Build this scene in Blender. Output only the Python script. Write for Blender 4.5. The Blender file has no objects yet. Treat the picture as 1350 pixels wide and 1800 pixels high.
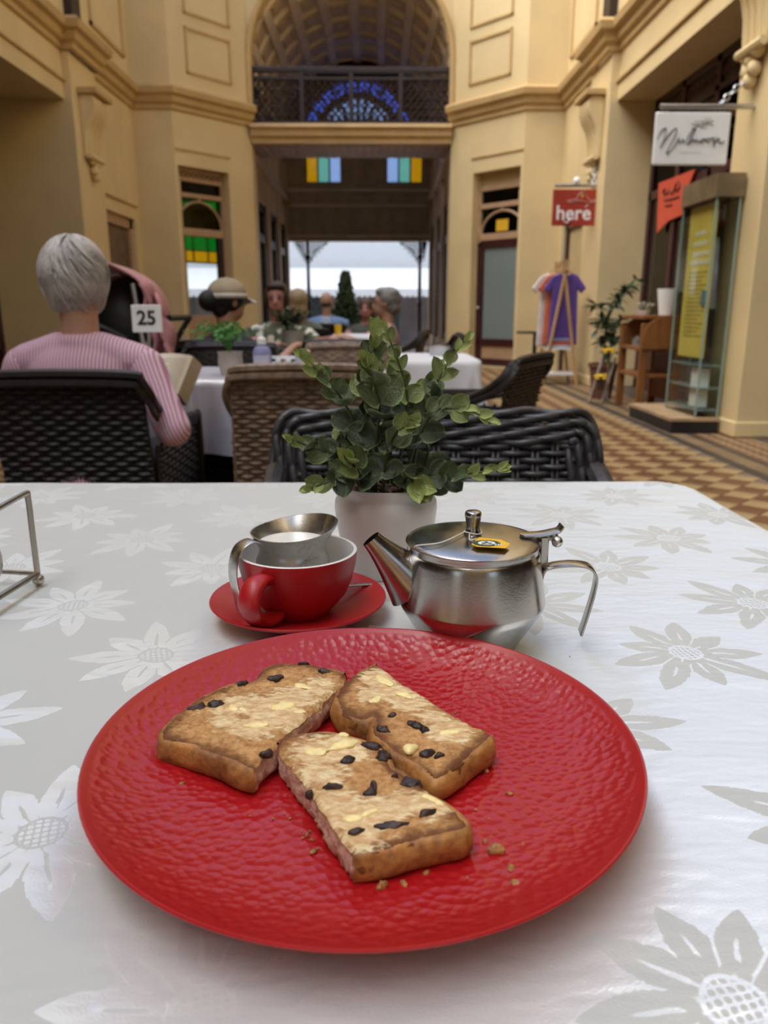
import bpy, bmesh, math, random
from mathutils import Vector, Matrix, Euler, noise
R = math.radians
rnd = random.Random(7)
S = bpy.context.scene
COL = S.collection

# ------------------------------------------------------------------ camera
F_PX = 1353.0
PITCH = R(14.7)
CAM_H = 0.985
YAW = math.atan(15 / F_PX * math.cos(PITCH))
cam_d = bpy.data.cameras.new('camera')
cam = bpy.data.objects.new('camera', cam_d)
COL.objects.link(cam)
cam.location = (0, 0, CAM_H)
cam.rotation_euler = (R(90) - PITCH, 0, -YAW)
cam_d.sensor_fit = 'VERTICAL'
cam_d.sensor_height = 36.0
cam_d.lens = F_PX / 1800 * 36.0
cam_d.clip_start = 0.02
cam_d.clip_end = 300
cam_d.dof.use_dof = True
cam_d.dof.focus_distance = 0.49
cam_d.dof.aperture_fstop = 11.0
S.camera = cam

# ------------------------------------------------------------------ sky, sun, exposure
w = bpy.data.worlds.new('sky'); S.world = w; w.use_nodes = True
wn = w.node_tree
for n in list(wn.nodes): wn.nodes.remove(n)
sky = wn.nodes.new('ShaderNodeTexSky'); sky.sky_type = 'NISHITA'
sky.sun_disc = False; sky.sun_elevation = R(52); sky.sun_rotation = R(-80)
sky.air_density = 1.0; sky.dust_density = 2.5; sky.ozone_density = 1.0
bg = wn.nodes.new('ShaderNodeBackground'); bg.inputs[1].default_value = 0.34
wo = wn.nodes.new('ShaderNodeOutputWorld')
wn.links.new(sky.outputs[0], bg.inputs[0]); wn.links.new(bg.outputs[0], wo.inputs[0])
sun_d = bpy.data.lights.new('sun', 'SUN'); sun_d.energy = 5.2; sun_d.angle = R(70); sun_d.color = (1.0, .98, .95)
sun = bpy.data.objects.new('sun', sun_d); COL.objects.link(sun)
sun.location = (-6, 2, 14)
sun.rotation_euler = Vector((-.74, -.34, 1)).to_track_quat('Z', 'Y').to_euler()
S.view_settings.view_transform = 'Standard'
S.view_settings.look = 'None'
S.view_settings.gamma = 1.0
S.view_settings.use_curve_mapping = False
S.view_settings.exposure = 0.0

# ------------------------------------------------------------------ measuring helpers
_cp, _sp, _cy, _sy = math.cos(PITCH), math.sin(PITCH), math.cos(YAW), math.sin(YAW)
def _ray(px, py):
    a = (px - 675) / F_PX; b = (900 - py) / F_PX
    v = (a, _cp + b * _sp, -_sp + b * _cp)
    return Vector((v[0] * _cy + v[1] * _sy, -v[0] * _sy + v[1] * _cy, v[2]))
O0 = Vector((0, 0, CAM_H))
def at_z(px, py, z): r = _ray(px, py); return O0 + r * ((z - CAM_H) / r.z)
def at_y(px, py, y): r = _ray(px, py); return O0 + r * (y / r.y)
def at_x(px, py, x): r = _ray(px, py); return O0 + r * (x / r.x)

# ------------------------------------------------------------------ node helpers
class Ex:
    """arithmetic on shader sockets"""
    def __init__(s, t, k): s.t = t; s.k = k
    def _op(s, op, *a, swap=False):
        n = s.t.nodes.new('ShaderNodeMath'); n.operation = op
        args = [s] + list(a)
        if swap: args = args[::-1]
        for i, v in enumerate(args):
            if isinstance(v, Ex): s.t.links.new(v.k, n.inputs[i])
            else: n.inputs[i].default_value = v
        return Ex(s.t, n.outputs[0])
    def __add__(s, o): return s._op('ADD', o)
    __radd__ = __add__
    def __mul__(s, o): return s._op('MULTIPLY', o)
    __rmul__ = __mul__
    def __sub__(s, o): return s._op('SUBTRACT', o)
    def __rsub__(s, o): return s._op('SUBTRACT', o, swap=True)
    def __truediv__(s, o): return s._op('DIVIDE', o)
    def f(s, op, *a): return s._op(op, *a)
    def step(s, a, b):
        n = s.t.nodes.new('ShaderNodeMapRange'); n.interpolation_type = 'SMOOTHSTEP'
        s.t.links.new(s.k, n.inputs[0])
        n.inputs[1].default_value = a; n.inputs[2].default_value = b
        return Ex(s.t, n.outputs[0])

class NT:
    def __init__(s, name):
        s.m = bpy.data.materials.new(name); s.m.use_nodes = True
        s.t = s.m.node_tree
        s.b = s.t.nodes['Principled BSDF']; s.out = s.t.nodes['Material Output']
    def n(s, ty): return s.t.nodes.new(ty)
    def l(s, a, b): s.t.links.new(a.k if isinstance(a, Ex) else a, b)
    def coord(s, kind='Object'):
        return s.n('ShaderNodeTexCoord').outputs[kind]
    def xyz(s, vec):
        q = s.n('ShaderNodeSeparateXYZ'); s.l(vec, q.inputs[0])
        return [Ex(s.t, o) for o in q.outputs]
    def vec(s, x, y, z=0.0):
        q = s.n('ShaderNodeCombineXYZ')
        for i, v in enumerate((x, y, z)):
            if isinstance(v, Ex): s.l(v, q.inputs[i])
            else: q.inputs[i].default_value = v
        return q.outputs[0]
    def noise(s, vec, scale, detail=3, rough=.55, out=0):
        q = s.n('ShaderNodeTexNoise'); s.l(vec, q.inputs['Vector'])
        q.inputs['Scale'].default_value = scale; q.inputs['Detail'].default_value = detail
        q.inputs['Roughness'].default_value = rough
        return Ex(s.t, q.outputs[out])
    def mapping(s, vec, sc=(1, 1, 1), rot=(0, 0, 0), loc=(0, 0, 0)):
        q = s.n('ShaderNodeMapping'); s.l(vec, q.inputs[0])
        q.inputs['Scale'].default_value = sc; q.inputs['Rotation'].default_value = rot; q.inputs['Location'].default_value = loc
        return q.outputs[0]
    def mix(s, f, a, b):
        q = s.n('ShaderNodeMix'); q.data_type = 'RGBA'
        if isinstance(f, Ex): s.l(f, q.inputs[0])
        else: q.inputs[0].default_value = f
        for i, v in ((6, a), (7, b)):
            if isinstance(v, (tuple, list)): q.inputs[i].default_value = (*v[:3], 1)
            else: s.l(v, q.inputs[i])
        return q.outputs[2]
    def bump(s, h, strength=.3, dist=.002, normal=None):
        q = s.n('ShaderNodeBump'); s.l(h, q.inputs['Height'])
        q.inputs['Strength'].default_value = strength; q.inputs['Distance'].default_value = dist
        if normal is not None: s.l(normal, q.inputs['Normal'])
        return q.outputs[0]
    def attr(s, name):
        q = s.n('ShaderNodeAttribute'); q.attribute_name = name
        return Ex(s.t, q.outputs['Fac'])
    def set(s, **k):
        nm = dict(rough='Roughness', metal='Metallic', col='Base Color', normal='Normal', spec='Specular IOR Level',
                  trans='Transmission Weight', ior='IOR', alpha='Alpha', coat='Coat Weight', sheen='Sheen Weight',
                  aniso='Anisotropic', sss='Subsurface Weight', emit='Emission Color', estr='Emission Strength')
        for a, v in k.items():
            i = s.b.inputs[nm[a]]
            if isinstance(v, Ex): s.l(v, i)
            elif isinstance(v, bpy.types.NodeSocket): s.l(v, i)
            elif isinstance(v, (tuple, list)): i.default_value = (*v[:3], 1)
            else: i.default_value = v
        return s

def shade(c, k): return tuple(min(1, x * k) for x in c)
def pmat(name, col, rough=.5, metal=0., var=.18, vscale=6., bump=.0, bscale=60., bdist=.002, spec=.5, coord='Object', stretch=(1, 1, 1), **kw):
    q = NT(name)
    v = q.mapping(q.coord(coord), sc=stretch)
    nz = q.noise(v, vscale, 4).step(.3, .7)
    q.set(col=q.mix(nz, shade(col, 1 - var), shade(col, 1 + var)), rough=rough, metal=metal, spec=spec, **kw)
    if bump: q.set(normal=q.bump(q.noise(v, bscale, 4), bump, bdist))
    return q.m

# ------------------------------------------------------------------ mesh helpers
class MB:
    def __init__(s): s.v = []; s.f = []; s.a = {}
    def add(s, vs, fs, T=None):
        o = len(s.v)
        for p in vs:
            p = Vector(p)
            s.v.append(T @ p if T is not None else p)
        s.f += [tuple(i + o for i in f) for f in fs]
        return s
    def box(s, x0, x1, y0, y1, z0, z1, T=None):
        return s.add([(x0, y0, z0), (x1, y0, z0), (x1, y1, z0), (x0, y1, z0), (x0, y0, z1), (x1, y0, z1), (x1, y1, z1), (x0, y1, z1)],
                     [(3, 2, 1, 0), (4, 5, 6, 7), (0, 1, 5, 4), (1, 2, 6, 5), (2, 3, 7, 6), (3, 0, 4, 7)], T)
    def prism(s, poly, z0, z1, T=None):
        n = len(poly)
        vs = [(x, y, z0) for x, y in poly] + [(x, y, z1) for x, y in poly]
        return s.add(vs, [tuple(range(n))[::-1], tuple(range(n, 2 * n))] + [(i, (i + 1) % n, n + (i + 1) % n, n + i) for i in range(n)], T)
    def grid(s, fn, nu, nv, cu=False, cv=False, T=None):
        vs = [fn(i / (nu if cu else nu - 1), j / (nv if cv else nv - 1)) for j in range(nv) for i in range(nu)]
        fs = []
        for j in range(nv if cv else nv - 1):
            for i in range(nu if cu else nu - 1):
                a = j * nu + i; b = j * nu + (i + 1) % nu; c = ((j + 1) % nv) * nu + (i + 1) % nu; d = ((j + 1) % nv) * nu + i
                fs.append((a, b, c, d))
        return s.add(vs, fs, T)
    def lathe(s, prof, n=48, c=(0, 0, 0), T=None):
        c = Vector(c); o = []
        for r, z in prof:
            o.append((r, z))
        vs = []; fs = []
        m = len(o)
        for i in range(n):
            a = 2 * math.pi * i / n
            for r, z in o: vs.append(c + Vector((r * math.cos(a), r * math.sin(a), z)))
        for i in range(n):
            for j in range(m - 1):
                a = i * m + j; b = ((i + 1) % n) * m + j
                fs.append((a, b, b + 1, a + 1))
        return s.add(vs, fs, T)
    def tube(s, pts, r, n=8, closed=False, flat=1.0, up=None, caps=True, T=None):
        pts = [Vector(p) for p in pts]; m = len(pts)
        rs = r if isinstance(r, (list, tuple)) else [r] * m
        vs = []; fs = []; prev = None
        for i, p in enumerate(pts):
            if closed: t = pts[(i + 1) % m] - pts[i - 1]
            else: t = pts[min(i + 1, m - 1)] - pts[max(i - 1, 0)]
            t = t.normalized() if t.length > 1e-9 else Vector((0, 0, 1))
            ref = Vector(up) if up is not None else (prev if prev is not None else (Vector((0, 0, 1)) if abs(t.z) < .9 else Vector((1, 0, 0))))
            a = t.cross(ref)
            if a.length < 1e-6: a = t.orthogonal()
            a.normalize(); b = a.cross(t).normalized()
            prev = b
            for k in range(n):
                an = 2 * math.pi * k / n
                vs.append(p + a * (math.cos(an) * rs[i]) + b * (math.sin(an) * rs[i] * flat))
        for i in range(m if closed else m - 1):
            for k in range(n):
                q = (i + 1) % m
                fs.append((i * n + k, i * n + (k + 1) % n, q * n + (k + 1) % n, q * n + k))
        if caps and not closed:
            fs.append(tuple(range(n))[::-1]); fs.append(tuple((m - 1) * n + k for k in range(n)))
        return s.add(vs, fs, T)
    def ell(s, c, r, n=14, m=9, T=None):
        c = Vector(c); r = Vector(r) if not isinstance(r, (int, float)) else Vector((r, r, r))
        vs = [c + Vector((0, 0, -r.z))]; fs = []
        for j in range(1, m):
            ph = -math.pi / 2 + math.pi * j / m
            for i in range(n):
                a = 2 * math.pi * i / n
                vs.append(c + Vector((r.x * math.cos(ph) * math.cos(a), r.y * math.cos(ph) * math.sin(a), r.z * math.sin(ph))))
        vs.append(c + Vector((0, 0, r.z))); L = len(vs) - 1
        for i in range(n):
            fs.append((0, 1 + (i + 1) % n, 1 + i))
            fs.append((L, L - n + i, L - n + (i + 1) % n))
        for j in range(m - 2):
            for i in range(n):
                a = 1 + j * n + i; b = 1 + j * n + (i + 1) % n
                fs.append((a, b, b + n, a + n))
        return s.add(vs, fs, T)
    def caps(s, pts, rs, n=12, T=None):
        """tapered chain of spheres and cones (for bodies that are voxel-joined)"""
        for p, r in zip(pts, rs): s.ell(p, r, n, 8, T)
        for i in range(len(pts) - 1):
            s.tube([pts[i], pts[i + 1]], [rs[i], rs[i + 1]], n, T=T)
        return s
    def ring(s, c, R_, r, n=16, m=6, T=None, up=(0, 0, 1)):
        q = Vector(up).normalized().to_track_quat('Z', 'Y').to_matrix()
        pts = [Vector(c) + q @ Vector((R_ * math.cos(2 * math.pi * i / n), R_ * math.sin(2 * math.pi * i / n), 0)) for i in range(n)]
        return s.tube(pts, r, m, closed=True, T=T)
    def mesh(s, name, off=None):
        me = bpy.data.meshes.new(name)
        me.from_pydata([v - off for v in s.v] if off is not None else [v[:] for v in s.v], [], s.f)
        return me
    def build(s, name, mat, parent=None, smooth=True, bevel=0, solid=0, label=None, kind=None, angle=40):
        off = wloc(parent) if parent is not None else None
        me = s.mesh(name, off)
        bm = bmesh.new(); bm.from_mesh(me); bmesh.ops.recalc_face_normals(bm, faces=bm.faces); bm.to_mesh(me); bm.free()
        o = link(name, me, mat, parent)
        if smooth: smooth_mesh(me, angle)
        for k, vals in s.a.items():
            at = me.attributes.new(k, 'FLOAT', 'POINT'); at.data.foreach_set('value', vals)
        if solid:
            q = o.modifiers.new('thickness', 'SOLIDIFY'); q.thickness = solid; q.offset = 0
        if bevel:
            q = o.modifiers.new('edges', 'BEVEL'); q.width = bevel; q.segments = 2; q.limit_method = 'ANGLE'
        if label: o['label'] = label
        if kind: o['kind'] = kind
        return o
def smooth_mesh(me, angle=40):
    for p in me.polygons: p.use_smooth = True
    try: me.set_sharp_from_angle(angle=R(angle))
    except Exception: pass
def link(name, data, mat=None, parent=None):
    o = bpy.data.objects.new(name, data); COL.objects.link(o)
    if mat is not None and data is not None and not data.materials: data.materials.append(mat)
    if parent is not None: o.parent = parent
    return o
def wloc(o):
    v = Vector((0, 0, 0))
    while o is not None: v += o.location; o = o.parent
    return v
def tag(o, label, cat, group=None):
    o['label'] = label; o['category'] = cat
    if group: o['group'] = group
    return o
def thing(name, label, cat, loc=(0, 0, 0), group=None):
    o = bpy.data.objects.new(name, None); COL.objects.link(o); o.location = loc; o.empty_display_size = .05
    return tag(o, label, cat, group)
def struct(o): o['kind'] = 'structure'; return o
def inst(name, me, mat, parent, loc, rot=(0, 0, 0), sc=(1, 1, 1)):
    """one object sharing mesh data, own material"""
    o = bpy.data.objects.new(name, me); COL.objects.link(o); o.parent = parent
    o.location = Vector(loc) - (wloc(parent) if parent else Vector((0, 0, 0)))
    o.rotation_euler = rot; o.scale = sc
    if mat is not None:
        if not me.materials: me.materials.append(mat)
        if me.materials[0] is not mat:
            o.material_slots[0].link = 'OBJECT'; o.material_slots[0].material = mat
    return o
def smoothpath(P, k=6):
    P = [Vector(p) for p in P]; out = []
    for i in range(len(P) - 1):
        a = P[max(i - 1, 0)]; b = P[i]; c = P[i + 1]; d = P[min(i + 2, len(P) - 1)]
        for j in range(k):
            t = j / k
            out.append(.5 * ((2 * b) + (c - a) * t + (2 * a - 5 * b + 4 * c - d) * t * t + (3 * b - a - 3 * c + d) * t ** 3))
    out.append(P[-1]); return out
def text_mesh(body, size, T, shear=0., offset=0., extrude=.001, align='CENTER'):
    c = bpy.data.curves.new('lettering', 'FONT'); c.body = body; c.size = size; c.shear = shear; c.offset = offset
    c.extrude = extrude; c.align_x = align; c.align_y = 'CENTER'; c.resolution_u = 3
    o = bpy.data.objects.new('lettering', c); COL.objects.link(o)
    bpy.context.view_layer.update()
    me = bpy.data.meshes.new_from_object(o.evaluated_get(bpy.context.evaluated_depsgraph_get()))
    mb = MB(); mb.add([v.co for v in me.vertices], [tuple(p.vertices) for p in me.polygons], T)
    bpy.data.objects.remove(o); bpy.data.curves.remove(c); bpy.data.meshes.remove(me)
    return mb
# ------------------------------------------------------------------ materials of the place
def glass_mat(name, tint, refl=.5, rough=.02, alpha=1.0):
    q = NT(name); t = q.t
    tr = q.n('ShaderNodeBsdfTransparent'); gl = q.n('ShaderNodeBsdfGlossy'); mx_ = q.n('ShaderNodeMixShader'); fr = q.n('ShaderNodeFresnel')
    nz = q.noise(q.coord(), 3, 2)
    t.links.new(q.mix(nz, shade(tint, .93), tint), tr.inputs[0]); gl.inputs['Roughness'].default_value = rough
    fr.inputs[0].default_value = 1.5
    gm = q.n('ShaderNodeNewGeometry')
    s = Ex(t, fr.outputs[0]) * refl * (1 - Ex(t, gm.outputs['Backfacing']))
    t.links.new(s.k, mx_.inputs[0]); t.links.new(tr.outputs[0], mx_.inputs[1]); t.links.new(gl.outputs[0], mx_.inputs[2])
    t.links.new(mx_.outputs[0], q.out.inputs[0])
    return q.m
M = {}
M['wall'] = pmat('painted_plaster', (.70, .545, .285), .6, var=.06, vscale=1.3, bump=.05, bscale=40)
M['mould'] = pmat('painted_moulding', (.54, .365, .155), .55, var=.08, vscale=3)
M['reveal'] = pmat('painted_reveal', (.5, .38, .20), .6, var=.06, vscale=2)
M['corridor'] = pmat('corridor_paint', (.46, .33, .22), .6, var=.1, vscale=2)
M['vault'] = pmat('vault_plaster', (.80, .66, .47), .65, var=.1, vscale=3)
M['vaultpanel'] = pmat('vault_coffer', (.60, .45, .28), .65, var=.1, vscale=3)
M['maroon'] = pmat('maroon_joinery', (.045, .010, .012), .35, var=.2)
M['darkwood'] = pmat('dark_joinery', (.022, .013, .011), .4, var=.2)
M['tanwood'] = pmat('tan_window_joinery', (.44, .28, .16), .5, var=.08)
M['iron'] = pmat('painted_iron', (.03, .016, .013), .45, var=.2)
M['shop_dark'] = pmat('shop_interior', (.05, .032, .022), .8, var=.4, vscale=2)
M['shop_brown'] = pmat('shop_back', (.16, .10, .055), .8, var=.4, vscale=1.5)
M['glass'] = glass_mat('window_glass', (.93, .95, .94), .9)
M['green_glass'] = glass_mat('green_stained_glass', (.05, .42, .11), .35)
M['yellow_glass'] = glass_mat('yellow_stained_glass', (.80, .55, .06), .35)
M['olive_glass'] = glass_mat('olive_stained_glass', (.10, .075, .012), .3)
M['mint_glass'] = glass_mat('mint_stained_glass', (.42, .72, .62), .3)
M['pale_glass'] = glass_mat('pale_blue_glass', (.62, .74, .95), .3)
M['brown_glass'] = glass_mat('brown_stained_glass', (.07, .025, .012), .4)
M['frost'] = pmat('frosted_door_glass', (.19, .235, .225), .3, var=.05, vscale=1)
M['tile_tan'] = pmat('buff_floor_tile', (.36, .245, .11), .40, var=.18, vscale=1.7, coord='Object', bump=.05)
M['tile_brown'] = pmat('brown_floor_tile', (.15, .065, .03), .38, var=.25, vscale=1.7, bump=.05)
M['grout'] = pmat('floor_grout', (.16, .11, .07), .8, vscale=8)
M['slate'] = pmat('dark_border_tile', (.055, .045, .036), .45, vscale=5)
M['bordtan'] = pmat('border_tile', (.21, .14, .07), .45, vscale=5)
M['white'] = pmat('white_paint', (.84, .85, .82), .4, var=.03)
M['steel'] = pmat('galvanised_steel', (.5, .5, .5), .35, metal=1, var=.1)
M['black'] = pmat('black_paint', (.012, .012, .013), .45)
M['asphalt'] = pmat('asphalt', (.10, .10, .10), .9, vscale=20)
M['pavement'] = pmat('pavement', (.42, .40, .37), .9, vscale=4)

XC = -.40
D_SIDE, D_PIL, D_B, D_ARCH = 3.35, 3.25, 2.74, 1.70
DS = {1: 3.85, -1: 4.45}          # the left-hand bays are deeper
DT = {1: 3.97, -1: 4.57}
Y_B, Y_A = 13.1, 14.3
PIL = [(10.3, 11.2), (6.05, 6.65), (1.8, 2.4), (-2.45, -1.85), (-6.7, -6.1)]
TOP = 9.0
def mx(s, d): return XC + s * d
def dbox(mb, s, d0, d1, y0, y1, z0, z1):
    a, b = sorted((mx(s, d0), mx(s, d1))); return mb.box(a, b, y0, y1, z0, z1)
def sweep(mb, s, path, prof):
    """profile (out, z) along a plan path of (d, y); out points to the middle of the arcade"""
    P = [Vector((mx(s, d), y)) for d, y in path]; n = len(P); rows = []
    for i in range(n):
        ns = []
        for a, b in ((i - 1, i), (i, i + 1)):
            if a < 0 or b >= n: continue
            t = (P[b] - P[a]).normalized(); ns.append(Vector((-t.y, t.x)) * s)
        if len(ns) == 2:
            m = (ns[0] + ns[1]).normalized(); m = m / max(.3, m.dot(ns[0]))
        else: m = ns[0]
        rows.append([(P[i].x + m.x * o, P[i].y + m.y * o, z) for o, z in prof])
    k = len(prof); vs = [v for r in rows for v in r]; fs = []
    for i in range(n - 1):
        for j in range(k - 1):
            fs.append((i * k + j, (i + 1) * k + j, (i + 1) * k + j + 1, i * k + j + 1))
    return mb.add(vs, fs)
def plan_path(s):
    p = [(D_SIDE, -9)]
    for a, b in sorted(PIL): p += [(D_SIDE, a), (D_PIL - .04, a), (D_PIL - .04, b), (D_SIDE, b)]
    return p + [(D_SIDE, Y_B), (D_B, Y_B), (D_ARCH, Y_A)]
SIDE = {1: 'right', -1: 'left'}
FL = math.hypot(D_B - D_ARCH, Y_A - Y_B)
def fpt(s, u, n, z):
    ud, uy = (D_ARCH - D_B) / FL, (Y_A - Y_B) / FL      # along the splayed face
    nd, ny = -uy, ud                                     # towards the middle / camera
    d = D_B + ud * u + nd * n; y = Y_B + uy * u + ny * n
    return Vector((mx(s, d), y, z))
def fbox(mb, s, u0, u1, z0, z1, n0, n1):
    q = [fpt(s, u, n, 0) for u, n in ((u0, n0), (u1, n0), (u1, n1), (u0, n1))]
    return mb.prism([(p.x, p.y) for p in q], z0, z1)
DOOR_Y = (11.42, 12.82)
WU = (.05, 1.06)
CORN = [(0, 3.97), (.035, 3.99), (.035, 4.05), (.08, 4.08), (.10, 4.16), (.155, 4.19), (.17, 4.27), (.13, 4.31), (0, 4.33)]
for s in (1, -1):
    wb = MB()
    dbox(wb, s, D_SIDE, DT[s], -9, Y_B, 3.45, TOP)
    dbox(wb, s, D_SIDE, DT[s], 11.2, DOOR_Y[0], 0, 3.45); dbox(wb, s, D_SIDE, DT[s], DOOR_Y[1], Y_B, 0, 3.45)
    dbox(wb, s, D_SIDE, 3.97, *DOOR_Y, 2.35, 3.45)
    dbox(wb, s, D_B, 3.97, Y_B, Y_B + .4, 0, TOP)
    wall = struct(wb.build('wall_' + SIDE[s], M['wall'], smooth=False))
    for a, b in PIL:
        if b < 0: continue
        pb = MB(); dbox(pb, s, D_PIL, DT[s] - .01, a, b, 0, 3.97)
        pl = pb.build('pilaster', M['wall'], wall, smooth=False, bevel=.012)
        bb = MB(); dbox(bb, s, D_PIL - .014, D_PIL + .3, a - .012, b + .012, 0, .13)
        bb.build('pilaster_base', M['wall'], pl, smooth=False, bevel=.015)
        # scroll corbel on the pilaster
        w0, w1 = (a + .1, b - .1) if b - a < .8 else (a + .2, b - .2)
        prof = [(0, 2.83), (.05, 2.86), (.06, 2.95), (.07, 3.1), (.10, 3.22), (.16, 3.32), (.20, 3.42), (.20, 3.5), (.17, 3.56), (0, 3.56)]
        cb = MB(); n = len(prof)
        vs = [(mx(s, D_PIL - o), y, z) for y in (w0, w1) for o, z in prof]
        cb.add(vs, [tuple(range(n)), tuple(range(n, 2 * n))] + [(i, (i + 1) % n, n + (i + 1) % n, n + i) for i in range(n)])
        cor = cb.build('corbel', M['wall'], wall, bevel=.015)
        k = MB(); dbox(k, s, D_PIL - .25, D_PIL, w0 - .05, w1 + .05, 3.56, 3.63); k.build('corbel_cap', M['mould'], cor, bevel=.01, smooth=False)
        for i in range(3):
            yy = w0 + (w1 - w0) * (i + 1) / 4
            fl = MB(); fl.tube([(mx(s, D_PIL - o - .004), yy, z) for o, z in prof[1:-2]], .02, 6); fl.build('flute', M['wall'], cor)
        lf = MB()
        for i, (dy, dz) in enumerate(((0, 0), (-.09, .05), (.09, .05), (-.05, -.07), (.05, -.07), (0, -.14))):
            lf.ell((mx(s, D_PIL - .05), (w0 + w1) / 2 + dy, 2.78 + dz), (.055, .055, .06), 10, 6)
        lf.tube([(mx(s, D_PIL - .07), w0, 2.86), (mx(s, D_PIL - .1), (w0 + w1) / 2, 2.84), (mx(s, D_PIL - .07), w1, 2.86)], .035, 8)
        lf.build('acanthus_leaf', M['wall'], cor)
    cm = MB(); sweep(cm, s, plan_path(s), CORN); cm.build('cornice', M['mould'], wall, angle=30)
    # architrave beads over bays, door and splayed window
    for a, b, z in ((6.65, 10.3, 3.66), (2.4, 6.05, 3.66), (11.3, 12.95, 2.55)):
        k = MB(); dbox(k, s, D_SIDE - .03, D_SIDE + .02, a, b, z - .012, z + .012); k.build('bead', M['mould'], wall, smooth=False)
    # large panel moulding on the upper wall
    for (a, b, z0, z1) in ((11.45, 12.85, 4.62, 7.5), (6.9, 10.1, 4.62, 7.5)):
        pm = MB()
        for y0, y1, q0, q1 in ((a, b, z0, z0 + .05), (a, b, z1 - .05, z1), (a, a + .05, z0, z1), (b - .05, b, z0, z1)):
            dbox(pm, s, D_SIDE - .03, D_SIDE + .01, y0, y1, q0, q1)
        pm.build('panel_moulding', M['mould'], wall, smooth=False)
    # post above the cornice on the pilaster
    k = MB(); dbox(k, s, D_SIDE - .1, D_SIDE + .02, 10.55, 10.85, 4.34, 6.2)
    k.build('cornice_post', M['darkwood'], wall, smooth=False)
    # ---- splayed face with its window or door
    fb = MB()
    fbox(fb, s, 0, WU[0], 0, TOP, -.4, 0); fbox(fb, s, WU[1], FL, 0, TOP, -.4, 0); fbox(fb, s, WU[0], WU[1], 3.2, TOP, -.4, 0)
    face = struct(fb.build('wall_splay_' + SIDE[s], M['wall'], smooth=False))
    k = MB(); fbox(k, s, WU[0] - .04, WU[1] + .04, 3.42, 3.445, -.01, .02); k.build('bead', M['mould'], face, smooth=False)
    for z0, z1 in ((4.55, 5.2), (5.38, 6.03), (6.2, 6.85)):
        pm = MB(); u0, u1 = .32, 1.2
        for a, b, q0, q1 in ((u0, u1, z0, z0 + .035), (u0, u1, z1 - .035, z1), (u0, u0 + .035, z0, z1), (u1 - .035, u1, z0, z1)):
            fbox(pm, s, a, b, q0, q1, -.01, .025)
        pm.build('panel_moulding', M['mould'], face, smooth=False)

def fpane(mb, s, u0, u1, z0, z1, n=-.2):
    a, b = fpt(s, u0, n, 0), fpt(s, u1, n, 0); e = fpt(s, u0, n - .006, 0) - a
    return mb.prism([(p.x, p.y) for p in (a, b, b + e, a + e)], z0, z1)
def arch_light(root, s, u0, u1, z0, z1, gl_s, gl_l):
    """round-headed light: coloured spandrels, a bent bar and the lunette"""
    uc = (u0 + u1) / 2; r = (u1 - u0) / 2; h = z1 - z0 - .05; N = 14
    arc = [(uc - r * math.cos(math.pi * i / N), z0 + h * math.sin(math.pi * i / N)) for i in range(N + 1)]
    for half in (0, 1):
        a = arc[:N // 2 + 1] if half == 0 else arc[N // 2:]
        cu = u0 if half == 0 else u1
        poly = a + ([(uc, z1), (cu, z1)] if half == 0 else [(cu, z1), (uc, z1)])
        mb = MB(); n = len(poly)
        vs = [fpt(s, u, -.2, z) for u, z in poly] + [fpt(s, u, -.206, z) for u, z in poly]
        mb.add(vs, [tuple(range(n)), tuple(range(n, 2 * n))] + [(i, (i + 1) % n, n + (i + 1) % n, n + i) for i in range(n)])
        mb.build('pane', gl_s, root, smooth=False)
    mb = MB(); n = len(arc)
    vs = [fpt(s, u, -.2, z) for u, z in arc] + [fpt(s, u, -.206, z) for u, z in arc]
    mb.add(vs, [tuple(range(n)), tuple(range(n, 2 * n))] + [(i, (i + 1) % n, n + (i + 1) % n, n + i) for i in range(n)])
    mb.build('pane', gl_l, root, smooth=False)
    mb = MB(); mb.tube([fpt(s, u, -.185, z) for u, z in arc], .022, 8); mb.build('arch_bar', M['tanwood'], root)
    mb = MB(); fbox(mb, s, uc - .02, uc + .02, z0 + h, z1, -.21, -.165); mb.build('keystone', M['tanwood'], root, smooth=False)

# left window
s = -1
wroot = struct(bpy.data.objects.new('window_1', None)); COL.objects.link(wroot); wroot.location = fpt(s, .55, -.2, .5)
fr = MB()
for a, b, z0, z1 in ((WU[0], WU[0] + .06, .5, 3.2), (WU[1] - .06, WU[1], .5, 3.2), (WU[0], WU[1], 2.17, 2.29), (WU[0], WU[1], 2.76, 2.83), (WU[0], WU[1], 3.0, 3.2), (WU[0], WU[1], .5, .9)):
    fbox(fr, s, a, b, z0, z1, -.26, -.15)
fr.build('window_frame', M['tanwood'], wroot, smooth=False, bevel=.006)
fz = MB()
for i in range(9):
    u = WU[0] + .1 + i * .1
    fz.ring(fpt(s, u, -.14, 3.1), .036, .008, 10, 5, up=fpt(s, 0, 1, 0) - fpt(s, 0, 0, 0))
fz.build('frieze_ornament', M['maroon'], wroot)
k = MB(); fpane(k, s, WU[0] + .06, WU[1] - .06, 2.83, 3.0); k.build('pane', M['olive_glass'], wroot, smooth=False)
arch_light(wroot, s, WU[0] + .06, WU[1] - .06, 2.29, 2.76, M['green_glass'], M['olive_glass'])
cw = (WU[1] - WU[0] - .12) / 3
for i in range(3):
    u0 = WU[0] + .06 + i * cw; u1 = u0 + cw - .012
    for z0, z1, g in ((1.95, 2.17, 'green_glass'), (1.765, 1.94, 'yellow_glass')):
        k = MB(); fpane(k, s, u0, u1, z0, z1); k.build('pane', M[g], wroot, smooth=False)
k = MB()
for i in range(1, 3): fbox(k, s, WU[0] + .06 + i * cw - .014, WU[0] + .06 + i * cw + .004, 1.76, 2.18, -.212, -.19)
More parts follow.
